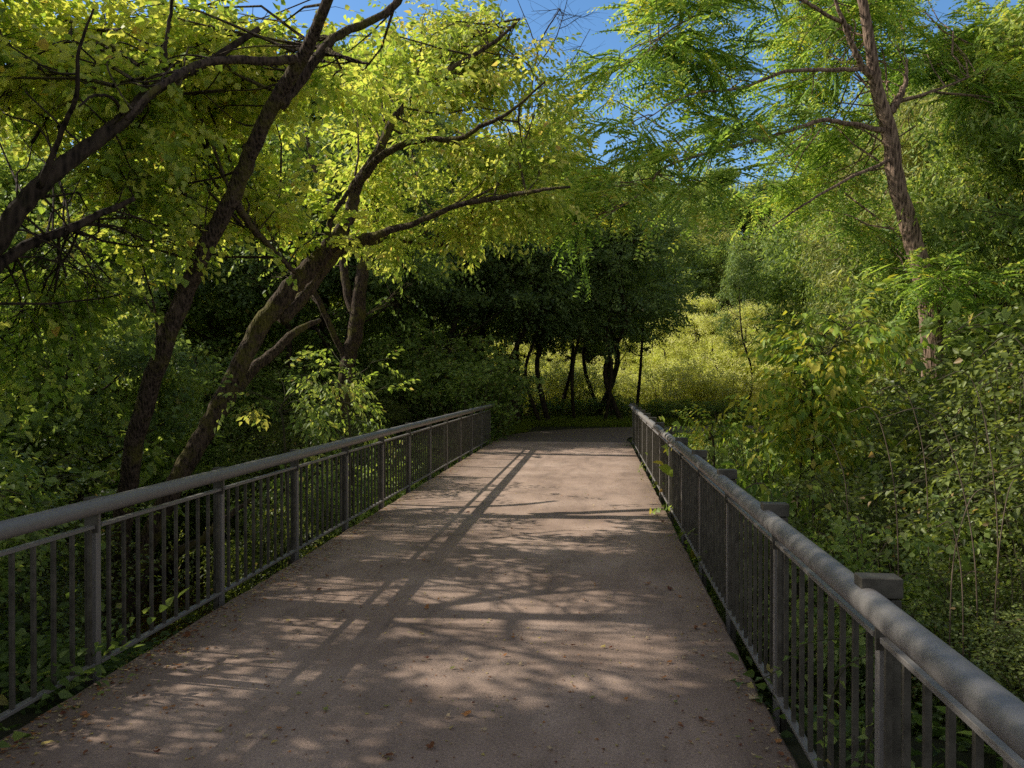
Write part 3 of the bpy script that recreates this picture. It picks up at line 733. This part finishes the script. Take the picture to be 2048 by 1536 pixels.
KINDN = {'dark1': ('ivy_clad_tree', 'dark ivy-clad tree'), 'dark2': ('dark_tree', 'dark shaded tree'), 'mid1': ('leafy_tree', 'mid-green leafy tree'), 'mid2': ('feathery_tree', 'feathery-leaved green tree'),
         'bright1': ('sunlit_tree', 'low bright yellow-green tree'), 'bright2': ('yellowing_tree', 'yellowing box elder'), 'pale': ('pale_tree', 'pale grey-green tree'), 'slim': ('slim_tree', 'slim dark leaning tree'), 'crooked': ('crooked_tree', 'crooked thin-stemmed tree')}
ORD = ['first', 'second', 'third', 'fourth', 'fifth', 'sixth', 'seventh', 'eighth', 'ninth', 'tenth', 'eleventh', 'twelfth', 'thirteenth', 'fourteenth', 'fifteenth', 'sixteenth', 'seventeenth', 'eighteenth', 'nineteenth', 'twentieth',
       'twenty-first', 'twenty-second', 'twenty-third', 'twenty-fourth', 'twenty-fifth', 'twenty-sixth', 'twenty-seventh', 'twenty-eighth', 'twenty-ninth', 'thirtieth']
def row(items, where, group):
    """items: (px, depth, height, prototype[, width]) sorted left to right in view; labels count within the row and kind"""
    items = sorted(items, key=lambda i: i[0]); cnt = {}
    for it in items:
        px, d, h, pk = it[:4]; w = it[4] if len(it) > 4 else 1.0
        k = cnt.get(pk, 0); cnt[pk] = k + 1
        tot = sum(1 for i in items if i[3] == pk)
        x, y = pp(px, d); nm, ds = KINDN[pk]
        lab = f'{ds} {where}' if tot == 1 else f'{ds} {where}, {ORD[k]} from left'
        place(pk, nm, x, y, h, lab, group, wid=w)

# left wood behind the leaning trunks
row([(-250, 12, 7.5, 'mid1'), (60, 13, 8, 'dark2'), (250, 16, 6.2, 'mid2'), (430, 22.5, 9, 'dark1'), (-60, 18, 10, 'mid1')], 'at the front of the left wood', 'trees in the left wood')
row([(560, 23, 9.5, 'dark2'), (700, 22.5, 10, 'dark1', .8), (150, 20, 8, 'mid2'), (330, 23, 11, 'mid1'), (0, 24, 11, 'bright2'), (500, 25, 11, 'bright2'), (640, 25, 12, 'mid1'), (800, 24, 11, 'dark1')], 'midway into the left wood', 'trees in the left wood')
row([(-100, 32, 13, 'mid1'), (100, 32, 14, 'dark2'), (280, 32, 14, 'bright2'), (440, 33, 14, 'mid2'), (590, 33, 14, 'mid1'), (740, 32, 14, 'dark2'), (860, 34, 13, 'mid1')], 'deep in the left wood', 'trees in the left wood')
# dark screen of trees straight ahead beyond the bridge end
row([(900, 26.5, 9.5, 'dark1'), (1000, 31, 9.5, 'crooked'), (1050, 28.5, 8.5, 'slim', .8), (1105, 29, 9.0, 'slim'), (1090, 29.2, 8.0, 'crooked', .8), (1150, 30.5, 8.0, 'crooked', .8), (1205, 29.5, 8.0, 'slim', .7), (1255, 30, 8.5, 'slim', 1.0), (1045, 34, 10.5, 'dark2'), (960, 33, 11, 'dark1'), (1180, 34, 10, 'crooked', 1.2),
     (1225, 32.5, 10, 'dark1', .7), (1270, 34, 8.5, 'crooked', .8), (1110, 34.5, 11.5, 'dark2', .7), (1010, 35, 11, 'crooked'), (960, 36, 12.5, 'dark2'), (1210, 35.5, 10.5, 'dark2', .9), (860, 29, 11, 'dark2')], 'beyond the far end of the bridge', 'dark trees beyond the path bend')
row([(1490, 36, 8, 'slim', .55), (1730, 30, 8.5, 'mid2', .7), (1770, 24, 8.5, 'mid1', .7), (1590, 38, 8.5, 'slim', .7)], 'standing right of the path bend', 'trees right of the path bend')
# bright sunlit scrub beyond the bend
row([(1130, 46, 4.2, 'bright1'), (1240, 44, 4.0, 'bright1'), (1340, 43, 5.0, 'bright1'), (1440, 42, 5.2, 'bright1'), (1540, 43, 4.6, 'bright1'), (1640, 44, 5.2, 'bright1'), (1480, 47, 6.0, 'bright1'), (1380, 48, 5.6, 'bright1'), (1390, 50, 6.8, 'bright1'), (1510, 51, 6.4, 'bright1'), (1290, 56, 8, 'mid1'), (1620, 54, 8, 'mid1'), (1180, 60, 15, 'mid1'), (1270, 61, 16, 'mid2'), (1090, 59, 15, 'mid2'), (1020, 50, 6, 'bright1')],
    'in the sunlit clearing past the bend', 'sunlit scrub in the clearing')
# right wood
row([(1900, 20, 9.5, 'pale'), (2050, 17, 9.5, 'mid2'), (1780, 24, 9.5, 'pale', .9), (1980, 26, 13, 'pale'), (2150, 21, 11, 'bright2'), (1850, 32, 14, 'mid2'), (1690, 34, 12, 'mid1'), (2100, 30, 16, 'mid1'), (2200, 14, 10, 'mid2'), (1760, 40, 16, 'pale')], 'in the wood on the right', 'trees in the right wood')
# hill
hill = []
rr = random.Random(5)
for j, d in enumerate((56, 66, 78, 92, 106)):
    for px in range(250 + 40 * j, 2100, 150 if j < 3 else 130):
        hill.append((px + rr.randint(-40, 40), d + rr.random() * 6, 10 + rr.random() * 3.5, rr.choice(['mid1', 'mid2', 'pale', 'bright2', 'mid1', 'dark2']), 1.25))
for pk in set(h[3] for h in hill):
    sub = sorted([h for h in hill if h[3] == pk])
    nm, ds = KINDN[pk]
    for px, d, h, _, w in sub:
        x, y = pp(px, d); place(pk, nm, x, y, h, f'distant {ds} on the wooded hillside behind the clearing', 'distant hillside trees, ' + ds, wid=w)
# trees behind and to the left of the viewer that the light comes through
# ------------------------------------------------------------------ shrubs
def proto_shrub(seed, h, spread, kind, mat, nst, tone, sc=1.0, arch=.5, sprays=11, stem=None):
    global RG
    keep = RG; RG = np.random.default_rng(seed); p = Plant()
    for i in range(nst):
        a = RG.random() * 2 * PI; r = spread * RG.random() ** .6; hh = h * (.55 + .5 * RG.random()) * (1 - .35 * (r / spread) ** 2)
        b0 = np.array([math.cos(a) * r * .35, math.sin(a) * r * .35, -.2])
        top = np.array([math.cos(a) * r * .85, math.sin(a) * r * .85, hh])
        a2 = a + RG.normal() * .5
        tip = top + np.array([math.cos(a2), math.sin(a2), 0]) * arch * (.3 + .7 * RG.random()) + np.array([0, 0, -arch * .45 * RG.random()])
        pts = catmull([b0, (b0 + top) / 2 + RG.normal(size=3) * .06, top, tip], 5)
        p.tw.tube(pts, np.linspace(.009, .002, len(pts)), 4, cap=False)
        for k in range(sprays):
            u = .12 + .88 * (k + RG.random()) / sprays; f = u * (len(pts) - 1); q0 = int(min(f, len(pts) - 2)); q = pts[q0] + (pts[q0 + 1] - pts[q0]) * (f - q0)
            d = RG.normal(size=3); d[2] = d[2] * .4 + .1; d += np.array([math.cos(a), math.sin(a), 0]) * .5
            p.pos.append(q + RG.normal(size=3) * .05); p.dir.append(d); p.tone.append(tone + .3 * (u - .6) + RG.normal() * .06); p.sc.append(sc * (.8 + .5 * RG.random()))
    RG = keep
    return p, kind, mat, stem or M['twig']
SH = {
    'honey': (proto_shrub(21, 2.0, 1.1, 'shrub', M['shrub'], 100, .45, sc=.72, stem=M['stem']), 'small_leaved_shrub', 'dense small-leaved shrub', 2.0),
    'honey2': (proto_shrub(22, 2.3, 1.2, 'shrub', M['shrub'], 100, .5, sc=.85, arch=.8, stem=M['stem']), 'arching_shrub', 'arching green shrub', 2.3),
    'leafy': (proto_shrub(23, 1.6, .9, 'mid', M['mid'], 66, .55, sc=.62), 'leafy_bush', 'broad-leaved green bush', 1.6),
    'big': (proto_shrub(24, 1.7, .8, 'big', M['bigleaf'], 34, .55, sc=.8, sprays=8), 'large_leaved_plant', 'large-leaved plant', 1.7),
    'far': (proto_shrub(25, 2.6, 1.6, 'far', M['mid'], 60, .5, sc=.7, sprays=8), 'undergrowth_bush', 'dark undergrowth bush', 2.6),
    'farb': (proto_shrub(26, 2.4, 1.7, 'far', M['bright'], 60, .8, sc=.6, sprays=8), 'sunlit_bush', 'sunny yellow-green bush', 2.4),
}
SPL = {}
def put_shrub(pk, x, y, top, label, group, wid=1.0, cat='shrub', sink=.05):
    (pt, nm, ds, hh) = SH[pk]
    z = float(ground(x, y)) - sink
    s = max(.35, (top - z) / hh)
    w = wid * (s ** .5)
    rot = random.random() * 6.28
    if pk not in SPL:
        e = pt[0].build(nm, label, cat, pt[1], pt[2], pt[3], (0, 0, 0), group=group, crown='foliage', twigmat=pt[3])
        e.location = (float(x), float(y), z); e.rotation_euler = (0, 0, rot); e.scale = (w, w, s); SPL[pk] = e
        return e
    o = copy_thing(SPL[pk], (x, y, z), rot, (w, w, s), label, group); o.name = nm
    return o
def shrub_row(items, where, group):
    """items (x, y, top, kind, width) ordered from near to far; labels count by kind"""
    items = sorted(items, key=lambda i: i[1]); cnt = {}
    for x, y, top, pk, w in items:
        k = cnt.get(pk, 0); cnt[pk] = k + 1; ds = SH[pk][2]
        if 0 < x < .36 * y: top = min(top, .85 if y < 11 else (.6 if y < 15 else .28))
        put_shrub(pk, x, y, top, f'{ds} {where}, {ORD[k]} from camera', group, w)
rs = random.Random(9)
# against the right railing
items = []
y = 1.6
while y < 20:
    top = .55 + .3 * rs.random() if y < 8 else .5 + .3 * rs.random()
    items.append((1.9 + .35 * rs.random(), y, top, rs.choice(['honey', 'honey2', 'honey', 'leafy']) if y < 8 else rs.choice(['leafy', 'big', 'leafy', 'honey']), .85)); y += .95
shrub_row(items, 'pressed against the right railing', 'shrubs along the right railing')
items = []; y = 1.8
while y < 19:
    items.append((3.4 + .6 * rs.random(), y, (1.3 if y < 9 else .95) + .4 * rs.random(), rs.choice(['honey', 'honey2', 'honey', 'leafy'] if y < 11 else ['leafy', 'honey', 'big', 'honey']), 1.05)); y += 1.25
shrub_row(items, 'one rank right of the railing bushes', 'shrubs on the right bank, second rank')
items = []; y = 2.5
while y < 22:
    items.append((5.2 + .8 * rs.random(), y, (2.2 if y < 9 else 1.5) + .4 * rs.random(), rs.choice(['honey', 'honey2', 'leafy']), 1.3)); y += 1.6
shrub_row(items, 'two ranks right of the railing bushes', 'shrubs on the right bank, third rank')
items = []; y = 5
while y < 24:
    items.append((7.6 + 1.0 * rs.random() + max(0, y - 15) * .25, y, 3.0 + .8 * rs.random() if y < 15 else 1.7, rs.choice(['far', 'honey2']), 1.5 if y < 15 else 1.0)); y += 2.0
shrub_row(items, 'at the back of the right bank', 'shrubs at the back of the right bank')
# left bank by the railing
items = []; y = 2.2
while y < 20:
    top = -.1 + .35 * rs.random()
    if y < 4.6: top = .9 + .5 * rs.random()
    items.append((-4.1 - .5 * rs.random(), y, top if not 5.9 < y < 8.6 else -1.5, rs.choice(['leafy', 'honey', 'leafy']), .9)); y += 1.05
shrub_row(items, 'just outside the left railing', 'shrubs along the left railing')
items = []; y = 3.6
while y < 24:
    if not 8.4 < y < 14.5:
        items.append((-6.0 - 1.0 * rs.random(), y, (2.1 if y < 7 else .9) + .6 * rs.random(), rs.choice(['honey', 'leafy', 'honey2']), 1.2))
    y += 1.35
shrub_row(items, 'one rank left of the railing bushes', 'shrubs on the left bank, second rank')
items = []; y = 5
while y < 26:
    items.append((-9.5 - 2.0 * rs.random(), y + .3, 2.0 + 1.0 * rs.random(), rs.choice(['far', 'leafy', 'far']), 1.5)); y += 2.0
shrub_row(items, 'on the far side of the left bank', 'shrubs on the left bank, far rank')
# undergrowth under the woods
def drow(items, where, group):
    items = sorted(items); cnt = {}
    for px, d, top, pk, w in items:
        k = cnt.get(pk, 0); cnt[pk] = k + 1; x, y = pp(px, d)
        z = float(ground(x, y))
        put_shrub(pk, x, y, z + top, f'{SH[pk][2]} {where}, {ORD[k]} from left', group, w)
drow([(px, 22 + rs.random() * 5, 2.2 + rs.random(), rs.choice(['far', 'far', 'leafy']), 1.4) for px in range(-150, 960, 85)], 'under the trees of the left wood', 'undergrowth in the left wood')
drow([(px, 31.5 + rs.random() * 2.5, (2.5 if px < 1030 else .5) + rs.random() * .6, 'far', 1.0) for px in range(820, 1300, 60)], 'at the foot of the dark trees beyond the bridge', 'undergrowth beyond the bend')
drow([(px, 36 + rs.random() * 4, 2.0 + rs.random() * .9, 'farb', 1.4) for px in range(1040, 1760, 60)], 'in the sunny clearing', 'bushes in the sunny clearing')
drow([(px, 30.5 + rs.random() * 1.5, (1.0 if px > 1620 else .45) + rs.random() * .3, rs.choice(['leafy', 'far']), 1.0) for px in range(1320, 1760, 55)], 'edging the far side of the path', 'bushes edging the path')

# ------------------------------------------------------------------ grass, litter, small plants
def tuft_tpl():
    L = []
    for i in range(12):
        b = np.array([RG.normal() * .05, RG.normal() * .05, -.02]); d = np.array([RG.normal() * .35, RG.normal() * .35, 1.0])
        L.append(leaf_tris(b, d, RG.normal(size=3), .11 * (.6 + .8 * RG.random()), .010, fold=0, mid=.3))
    return np.array(L)
TPL['grass'] = [tuft_tpl() for _ in range(5)]
def grass(name, region, n, scl, tone):
    P_ = []
    while len(P_) < n:
        x, y = region()
        if np.min(np.hypot(PATHC[:, 0] - x, PATHC[:, 1] - y)) < 1.86 + .12 * random.random(): continue
        P_.append((x, y, float(ground(x, y)) + .0))
    P_ = np.array(P_); dirs = np.tile([1.0, 0, 0], (len(P_), 1)) + RG.normal(size=(len(P_), 3)) * np.array([1, 1, .0])
    me = leaves_mesh(name, M['grass'], 'grass', P_, dirs, scl * (.7 + .6 * RG.random(len(P_))), tone, flat=.2)
    tag(link(bpy.data.objects.new(name, me)), kind='stuff', label='short green grass growing beside the path beyond the bridge' if name == 'grass' else 'taller dark grass along the far edge of the path')
def reg1():
    return (random.uniform(-9, -2.3), random.uniform(20.5, 30)) if random.random() < .45 else (random.uniform(1.0, 14), random.uniform(20.4, 27))
grass('grass', reg1, 6500, 1.0, .55)
grass('tall_grass', lambda: (random.uniform(-8, 16), random.uniform(27.6, 32)), 4500, 1.9, .5)

def leaf_proto(seed, tone, size, curl, lobes=5):
    rg = np.random.default_rng(seed); v = [(0, 0, size * .12)]; n = lobes * 2 + 1
    ax = rg.random() * 3.14
    for i in range(n):
        a = -2.7 + 5.4 * i / (n - 1) + rg.normal() * .10; r = (.95 if i % 2 == 0 else .68) * (1 - .3 * abs(a) / 2.7) * size * (.65 + .55 * rg.random())
        x, y = math.cos(a) * r, math.sin(a) * r * .8
        w_ = x * math.cos(ax) + y * math.sin(ax)
        v.append((x, y, abs(w_) * .45 * curl * (1 if w_ > 0 else .5) + rg.random() * size * .08))
    v += [(-size * .8, size * .03, size * .05), (-size * .8, -size * .02, size * .05)]
    f = [(0, i, i + 1) for i in range(1, n)] + [(0, n + 1, n + 2)]
    me = bpy.data.meshes.new('fallen_leaf'); me.from_pydata(v, [], f); me.materials.append(M['litter'])
    a = me.attributes.new('tone', 'FLOAT', 'FACE'); a.data.foreach_set('value', [tone + rg.normal() * .03 for _ in f])
    return me
LP = {'brown': leaf_proto(1, .12, .05, 1.2), 'red': leaf_proto(2, .02, .045, 1.0), 'orange': leaf_proto(3, .36, .042, .8), 'tan': leaf_proto(4, .62, .042, 1.3), 'green': leaf_proto(5, .99, .04, .5), 'yellow': leaf_proto(6, .85, .036, .6, 3)}
def fallen(px, py, kind, sz, label, group=None):
    x, y = deck_pt(px, py)
    if not (DX0 + .03 < x < DX1 - .03): return
    o = link(bpy.data.objects.new('fallen_leaf', LP[kind])); o.location = (float(x), float(y), .008)
    o.rotation_euler = (random.uniform(-.25, .25), random.uniform(-.25, .25), random.random() * 6.28); o.scale = (sz * random.uniform(.75, .95), sz * random.uniform(.5, .9), sz)
    tag(o, label, 'leaf', group)
for a in [(125, 1435, 'red', 1.3, 'large dark red-brown leaf at the left deck edge nearest the camera'), (1510, 1402, 'tan', 1.5, 'big pale curled leaf by the right railing near the camera'),
          (932, 1433, 'orange', 1.1, 'orange leaf lying in the middle of the near deck'), (860, 1498, 'brown', 1.0, 'folded brown leaf at the bottom middle of the deck'), (780, 1519, 'brown', 1.0, 'brown leaf at the bottom edge just left of the folded one'),
          (1183, 1400, 'green', 1.0, 'round olive green leaf right of the orange leaf on the near deck'), (1423, 1450, 'orange', .9, 'rust orange leaf nearest the right railing at the bottom'),
          (650, 1423, 'green', 1.1, 'yellow-green crumpled leaf left of the orange leaf'), (770, 1417, 'green', 1.0, 'green leafy scrap between the yellow-green leaf and the orange leaf'),
          (530, 1478, 'tan', .8, 'pale narrow leaf lying alone on the lower left deck'), (370, 1275, 'brown', 1.4, 'large brown leaf under the second near left railing post'),
          (355, 1335, 'orange', 1.1, 'tan orange leaf below the large brown leaf on the left'), (470, 1236, 'red', 1.0, 'dark red leaf by the left railing in the shade'), (1410, 1253, 'orange', 1.0, 'small orange leaf in a sun patch at right'),
          (1327, 1360, 'orange', .9, 'orange-brown leaf left of the big pale curled leaf'), (1390, 1306, 'tan', 1.0, 'pale leaf in the shade left of the right railing'), (1175, 1360, 'tan', 1.1, 'pale leaf in a sun patch on the near deck'),
          (853, 1219, 'orange', 1.2, 'orange leaf beside the railing shadow'), (575, 1245, 'yellow', 1.2, 'golden leaf lying among the baluster shadows'), (1295, 1170, 'orange', 1.3, 'bright orange leaf in the middle distance near the right railing'),
          (95, 1492, 'yellow', 1.4, 'yellow leaf at the lower left corner of the deck'), (160, 1416, 'tan', 1.2, 'pale tan leaf by the nearest left railing post'), (1340, 1180, 'red', 1.2, 'red-brown leaf next to the bright orange one at right'),
          (1330, 1046, 'brown', 1.6, 'dark brown leaf close to the right railing halfway along')]:
    fallen(*a)
rl = random.Random(4)
GL = {'brown': 'small crumpled brown leaf scattered on the bridge deck', 'red': 'small dark red leaf scattered on the bridge deck', 'orange': 'small orange leaf scattered on the bridge deck', 'tan': 'small pale dry leaf scattered on the bridge deck',
      'green': 'small green leaf scattered on the bridge deck', 'yellow': 'small yellow leaf scattered on the bridge deck'}
for i in range(262):
    py = 905 + 620 * rl.random() ** .8; k = rl.choice(['brown', 'orange', 'orange', 'tan', 'tan', 'tan', 'green', 'yellow', 'red'])
    x0 = 1195 - (py - 757) * 1.62; x1 = 1195 + (py - 757) * .50
    u = rl.random(); e_ = rl.random(); u = abs(rl.gauss(0, .05)) if e_ < .33 else (1 - abs(rl.gauss(0, .04)) if e_ < .48 else u)
    fallen(x0 + (x1 - x0) * u, py, k, rl.uniform(.38, .85), GL[k], 'small ' + k + ' leaves scattered on the deck')
# crumbs, seeds and bits of leaf nobody could count
V = []; Fc = []; T = []
for i in range(8000):
    y = 1.8 + 18.4 * rl.random() ** 1.5
    edge = rl.random()
    x = rl.uniform(DX0, DX1)
    if edge < .33: x = DX0 + .02 + abs(rl.gauss(0, .13))
    elif edge < .45: x = DX1 - .02 - abs(rl.gauss(0, .08))
    r = rl.uniform(.003, .011) * (1.5 if edge < .33 else 1); a = rl.random() * 6.28; n0 = len(V)
    for q in (0, 2.0, 4.1): V.append((x + math.cos(a + q) * r * rl.uniform(.6, 1.6), y + math.sin(a + q) * r, .002 + rl.random() * .006))
    Fc.append((n0, n0 + 1, n0 + 2)); T.append(rl.random())
me = bpy.data.meshes.new('leaf_litter'); me.from_pydata(V, [], Fc); me.materials.append(M['litter']); at = me.attributes.new('tone', 'FLOAT', 'FACE'); at.data.foreach_set('value', T)
tag(link(bpy.data.objects.new('leaf_litter', me)), kind='stuff', label='tiny leaf crumbs and seeds strewn over the bridge deck')

def cover(name, rects, n, lab):
    Q = []
    for i in range(n):
        x0, x1, y0, y1 = random.choice(rects); x = random.uniform(x0, x1); y = random.uniform(y0, y1)
        z = float(ground(x, y))
        if z < -2.55: continue
        Q.append((x, y, z + .02 + .12 * random.random()))
    Q = np.array(Q); d = RG.normal(size=(len(Q), 3)); d[:, 2] = np.abs(d[:, 2]) * .3
    me = leaves_mesh(name, M['mid'], 'shrub', Q, d, .9 + .7 * RG.random(len(Q)), .4 + .2 * RG.normal(size=len(Q)) * .5)
    tag(link(bpy.data.objects.new(name, me)), kind='stuff', label=lab)
cover('ground_cover', [(-9, -2.95, 0, 20), (-5, -2.9, 1, 20), (1.05, 5, 0, 20)], 9000, 'low leafy ground cover growing over the creek banks')

# yellow-leaved sapling and other single plants by the right railing
def sapling(name, label, x, y, pts, kind, mat, n, tone, scl, rr_=.3):
    p = Plant(); z = float(ground(x, y)); p.limb([(x, y, z)] + pts, list(np.linspace(.022, .006, len(pts) + 1)), sides=6)
    for q in p.limbs[0][0][6:]:
        for _ in range(n):
            v = RG.normal(size=3); v[2] = abs(v[2]) * .3; e = q + v / np.linalg.norm(v) * rr_ * (.5 + RG.random()) + np.array([0, 0, .1])
            p.branchlet(q, e, .005, 2, .25, tone + RG.normal() * .12, scl, 2, .3)
    return p.build(name, label, 'sapling', kind, mat, M['stem'], (x, y, z), crown='foliage', trunk='stem')
q = lambda *a: tuple(P(*a))
x, y = pp(1640, 8.5); sapling('sapling', 'slender sapling with large drooping green and yellow leaves above the shrubs', x, y, [q(1625, 900, 8.5), q(1620, 800, 8.5), q(1650, 720, 8.6), q(1690, 655, 8.7)], 'big', M['bigleaf'], 3, .75, .8, .38)
x, y = pp(1560, 8.8); sapling('sapling', 'lower yellow-leaved sapling leaning left toward the far path', x, y, [q(1600, 950, 8.8), q(1610, 880, 8.8), q(1620, 800, 8.8)], 'big', M['bigleaf'], 2, .85, .75, .25)
x, y = pp(1428, 9.5); sapling('sapling', 'thin weed with a few hanging yellow leaves above the right railing', x, y, [q(1428, 930, 9.5), q(1420, 880, 9.5), q(1432, 838, 9.5)], 'big', M['bigleaf'], 1, .92, .45, .1)
x, y = pp(590, 9.6); sapling('sapling', 'young box elder with pale leaflets just beyond the left railing', x, y, [q(570, 900, 9.6), q(560, 820, 9.6), q(600, 770, 9.6)], 'box', M['mid'], 1, .7, .9, .6)
x, y = pp(720, 12); sapling('sapling', 'young tree with a few orange-tinted leaves behind the left railing', x, y, [q(700, 880, 12), q(690, 800, 12), q(700, 745, 12)], 'box', M['box'], 1, .45, .9, .7)
# vine threading through the right railing
def vine(label, pts, n):
    p = Plant(); c = catmull([P(*a) for a in pts], 8); p.wood.tube(c, .0025, 5)
    for i in range(n):
        k = int((i + .5) / n * (len(c) - 1)); d = RG.normal(size=3); d[2] = -.2
        p.pos.append(c[k]); p.dir.append(d); p.tone.append(.55 + RG.normal() * .1); p.sc.append(.75)
    TPL.setdefault('pair', [np.array([leaf_tris(np.array([0, .005, 0]), np.array([.5, 1, -.2]) + RG.normal(size=3) * .2, UP + RG.normal(size=3) * .3, .05, .034), leaf_tris(np.array([0, -.005, 0]), np.array([.5, -1, -.2]) + RG.normal(size=3) * .2, UP + RG.normal(size=3) * .3, .05, .034)]) for _ in range(5)])
    b0 = P(*pts[0]); p.build('vine', label, 'vine', 'pair', M['mid'], M['stem'], b0, crown='foliage', trunk='stem')
vine('green vine reaching through the right railing over the deck edge', [(1790, 1250, 3.2), (1700, 1275, 3.0), (1610, 1290, 2.95), (1560, 1340, 2.9), (1500, 1368, 2.85), (1462, 1362, 2.85)], 9)
vine('vine with small round leaves climbing inside the near right balusters', [(1650, 1536, 2.75), (1655, 1440, 2.75), (1690, 1340, 2.7), (1760, 1300, 2.7), (1800, 1230, 2.75)], 10)
vine('vine creeping up behind the lowest right balusters', [(1720, 1560, 2.6), (1735, 1500, 2.6), (1760, 1420, 2.6), (1740, 1350, 2.65)], 8)
# bare arching canes over the right shrubs
for i, (px, py, d, dx, h_) in enumerate([(1800, 1020, 4.2, -60, 240), (1960, 1100, 4.0, -110, 330), (1900, 1150, 3.8, 60, 200), (1990, 1180, 3.9, 40, 260), (1700, 1000, 5.2, -50, 150), (2000, 1000, 4.4, -70, 300), (1860, 960, 5.0, -60, 220), (1930, 1190, 3.7, -30, 170)]):
    b = MB(); c = catmull([P(px, py + 260, d), P(px + dx * .1, py, d), P(px + dx * .5, py - h_ * .6, d), P(px + dx, py - h_ * .85, d), P(px + dx * 1.8, py - h_ * .8, d)], 8)
    b.tube(c, np.linspace(.0042, .0015, len(c)), 5)
    o = b.build('cane', M['twig'], None, True, c[0]); o.location = [float(v) for v in c[0]]
    tag(o, 'thin pale leafless cane arching out of the shrubs right of the bridge', 'cane', 'bare canes among the right shrubs')

print('LEAVES', NLEAF[0])

# ------------------------------------------------------------------ camera, light, world
cam = bpy.data.cameras.new('camera'); co = bpy.data.objects.new('camera', cam); C.objects.link(co)
cam.sensor_width = 36; cam.lens = F / 2048 * 36; cam.clip_end = 2000; cam.clip_start = .05
co.location = (0, 0, H); co.rotation_euler = (math.radians(90 - .41), 0, TH)
bpy.context.scene.camera = co
sc = bpy.context.scene
w = bpy.data.worlds.new('World'); sc.world = w; w.use_nodes = True
nt = w.node_tree; bg = nt.nodes['Background']
sky = nt.nodes.new('ShaderNodeTexSky'); sky.sky_type = 'NISHITA'; sky.sun_disc = False
sky.sun_elevation = SUN_EL
az = math.atan2(SUN_DIR[0], SUN_DIR[1])
sky.sun_rotation = az
sky.air_density = 1.0; sky.dust_density = .6; sky.ozone_density = 2.0
hs = nt.nodes.new('ShaderNodeHueSaturation'); hs.inputs['Saturation'].default_value = 1.22; hs.inputs['Value'].default_value = 1.3
nt.links.new(sky.outputs[0], hs.inputs['Color'])
# haze added to the unseen sky behind the viewer and overhead, whitening the ambient light; the sky ahead is clear blue
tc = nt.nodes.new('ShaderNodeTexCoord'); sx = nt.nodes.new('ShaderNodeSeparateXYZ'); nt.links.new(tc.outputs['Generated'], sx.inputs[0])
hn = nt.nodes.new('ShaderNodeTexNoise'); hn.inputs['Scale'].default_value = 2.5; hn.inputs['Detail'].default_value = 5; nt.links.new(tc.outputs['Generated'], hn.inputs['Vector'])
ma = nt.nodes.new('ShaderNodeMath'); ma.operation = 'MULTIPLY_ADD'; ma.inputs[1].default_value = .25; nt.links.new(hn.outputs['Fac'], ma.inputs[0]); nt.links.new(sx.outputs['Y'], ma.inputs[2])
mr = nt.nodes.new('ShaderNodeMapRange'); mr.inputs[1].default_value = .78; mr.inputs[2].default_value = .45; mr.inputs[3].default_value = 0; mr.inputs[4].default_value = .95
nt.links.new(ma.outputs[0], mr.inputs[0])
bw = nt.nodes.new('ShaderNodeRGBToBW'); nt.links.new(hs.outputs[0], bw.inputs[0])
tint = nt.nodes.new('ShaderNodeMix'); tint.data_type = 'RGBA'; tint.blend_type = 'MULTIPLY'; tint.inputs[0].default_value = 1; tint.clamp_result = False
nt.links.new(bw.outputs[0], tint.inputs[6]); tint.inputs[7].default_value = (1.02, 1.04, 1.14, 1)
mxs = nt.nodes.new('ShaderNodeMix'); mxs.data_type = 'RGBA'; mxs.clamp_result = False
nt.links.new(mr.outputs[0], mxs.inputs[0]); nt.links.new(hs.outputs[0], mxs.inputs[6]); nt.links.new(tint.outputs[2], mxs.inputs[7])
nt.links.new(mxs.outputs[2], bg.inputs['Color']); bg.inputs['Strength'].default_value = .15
sl = bpy.data.lights.new('sun', 'SUN'); sl.energy = 5.0; sl.angle = math.radians(.53); sl.color = (1, .92, .80)
so = bpy.data.objects.new('sun', sl); C.objects.link(so)
so.rotation_euler = Vector(SUN_DIR).to_track_quat('Z', 'Y').to_euler()
sc.view_settings.view_transform = 'Standard'; sc.view_settings.look = 'None'; sc.view_settings.exposure = 0
cy = sc.cycles
cy.max_bounces = 4; cy.diffuse_bounces = 2; cy.glossy_bounces = 2; cy.transmission_bounces = 3; cy.transparent_max_bounces = 4
cy.use_denoising = False
cy.sample_clamp_indirect = 4
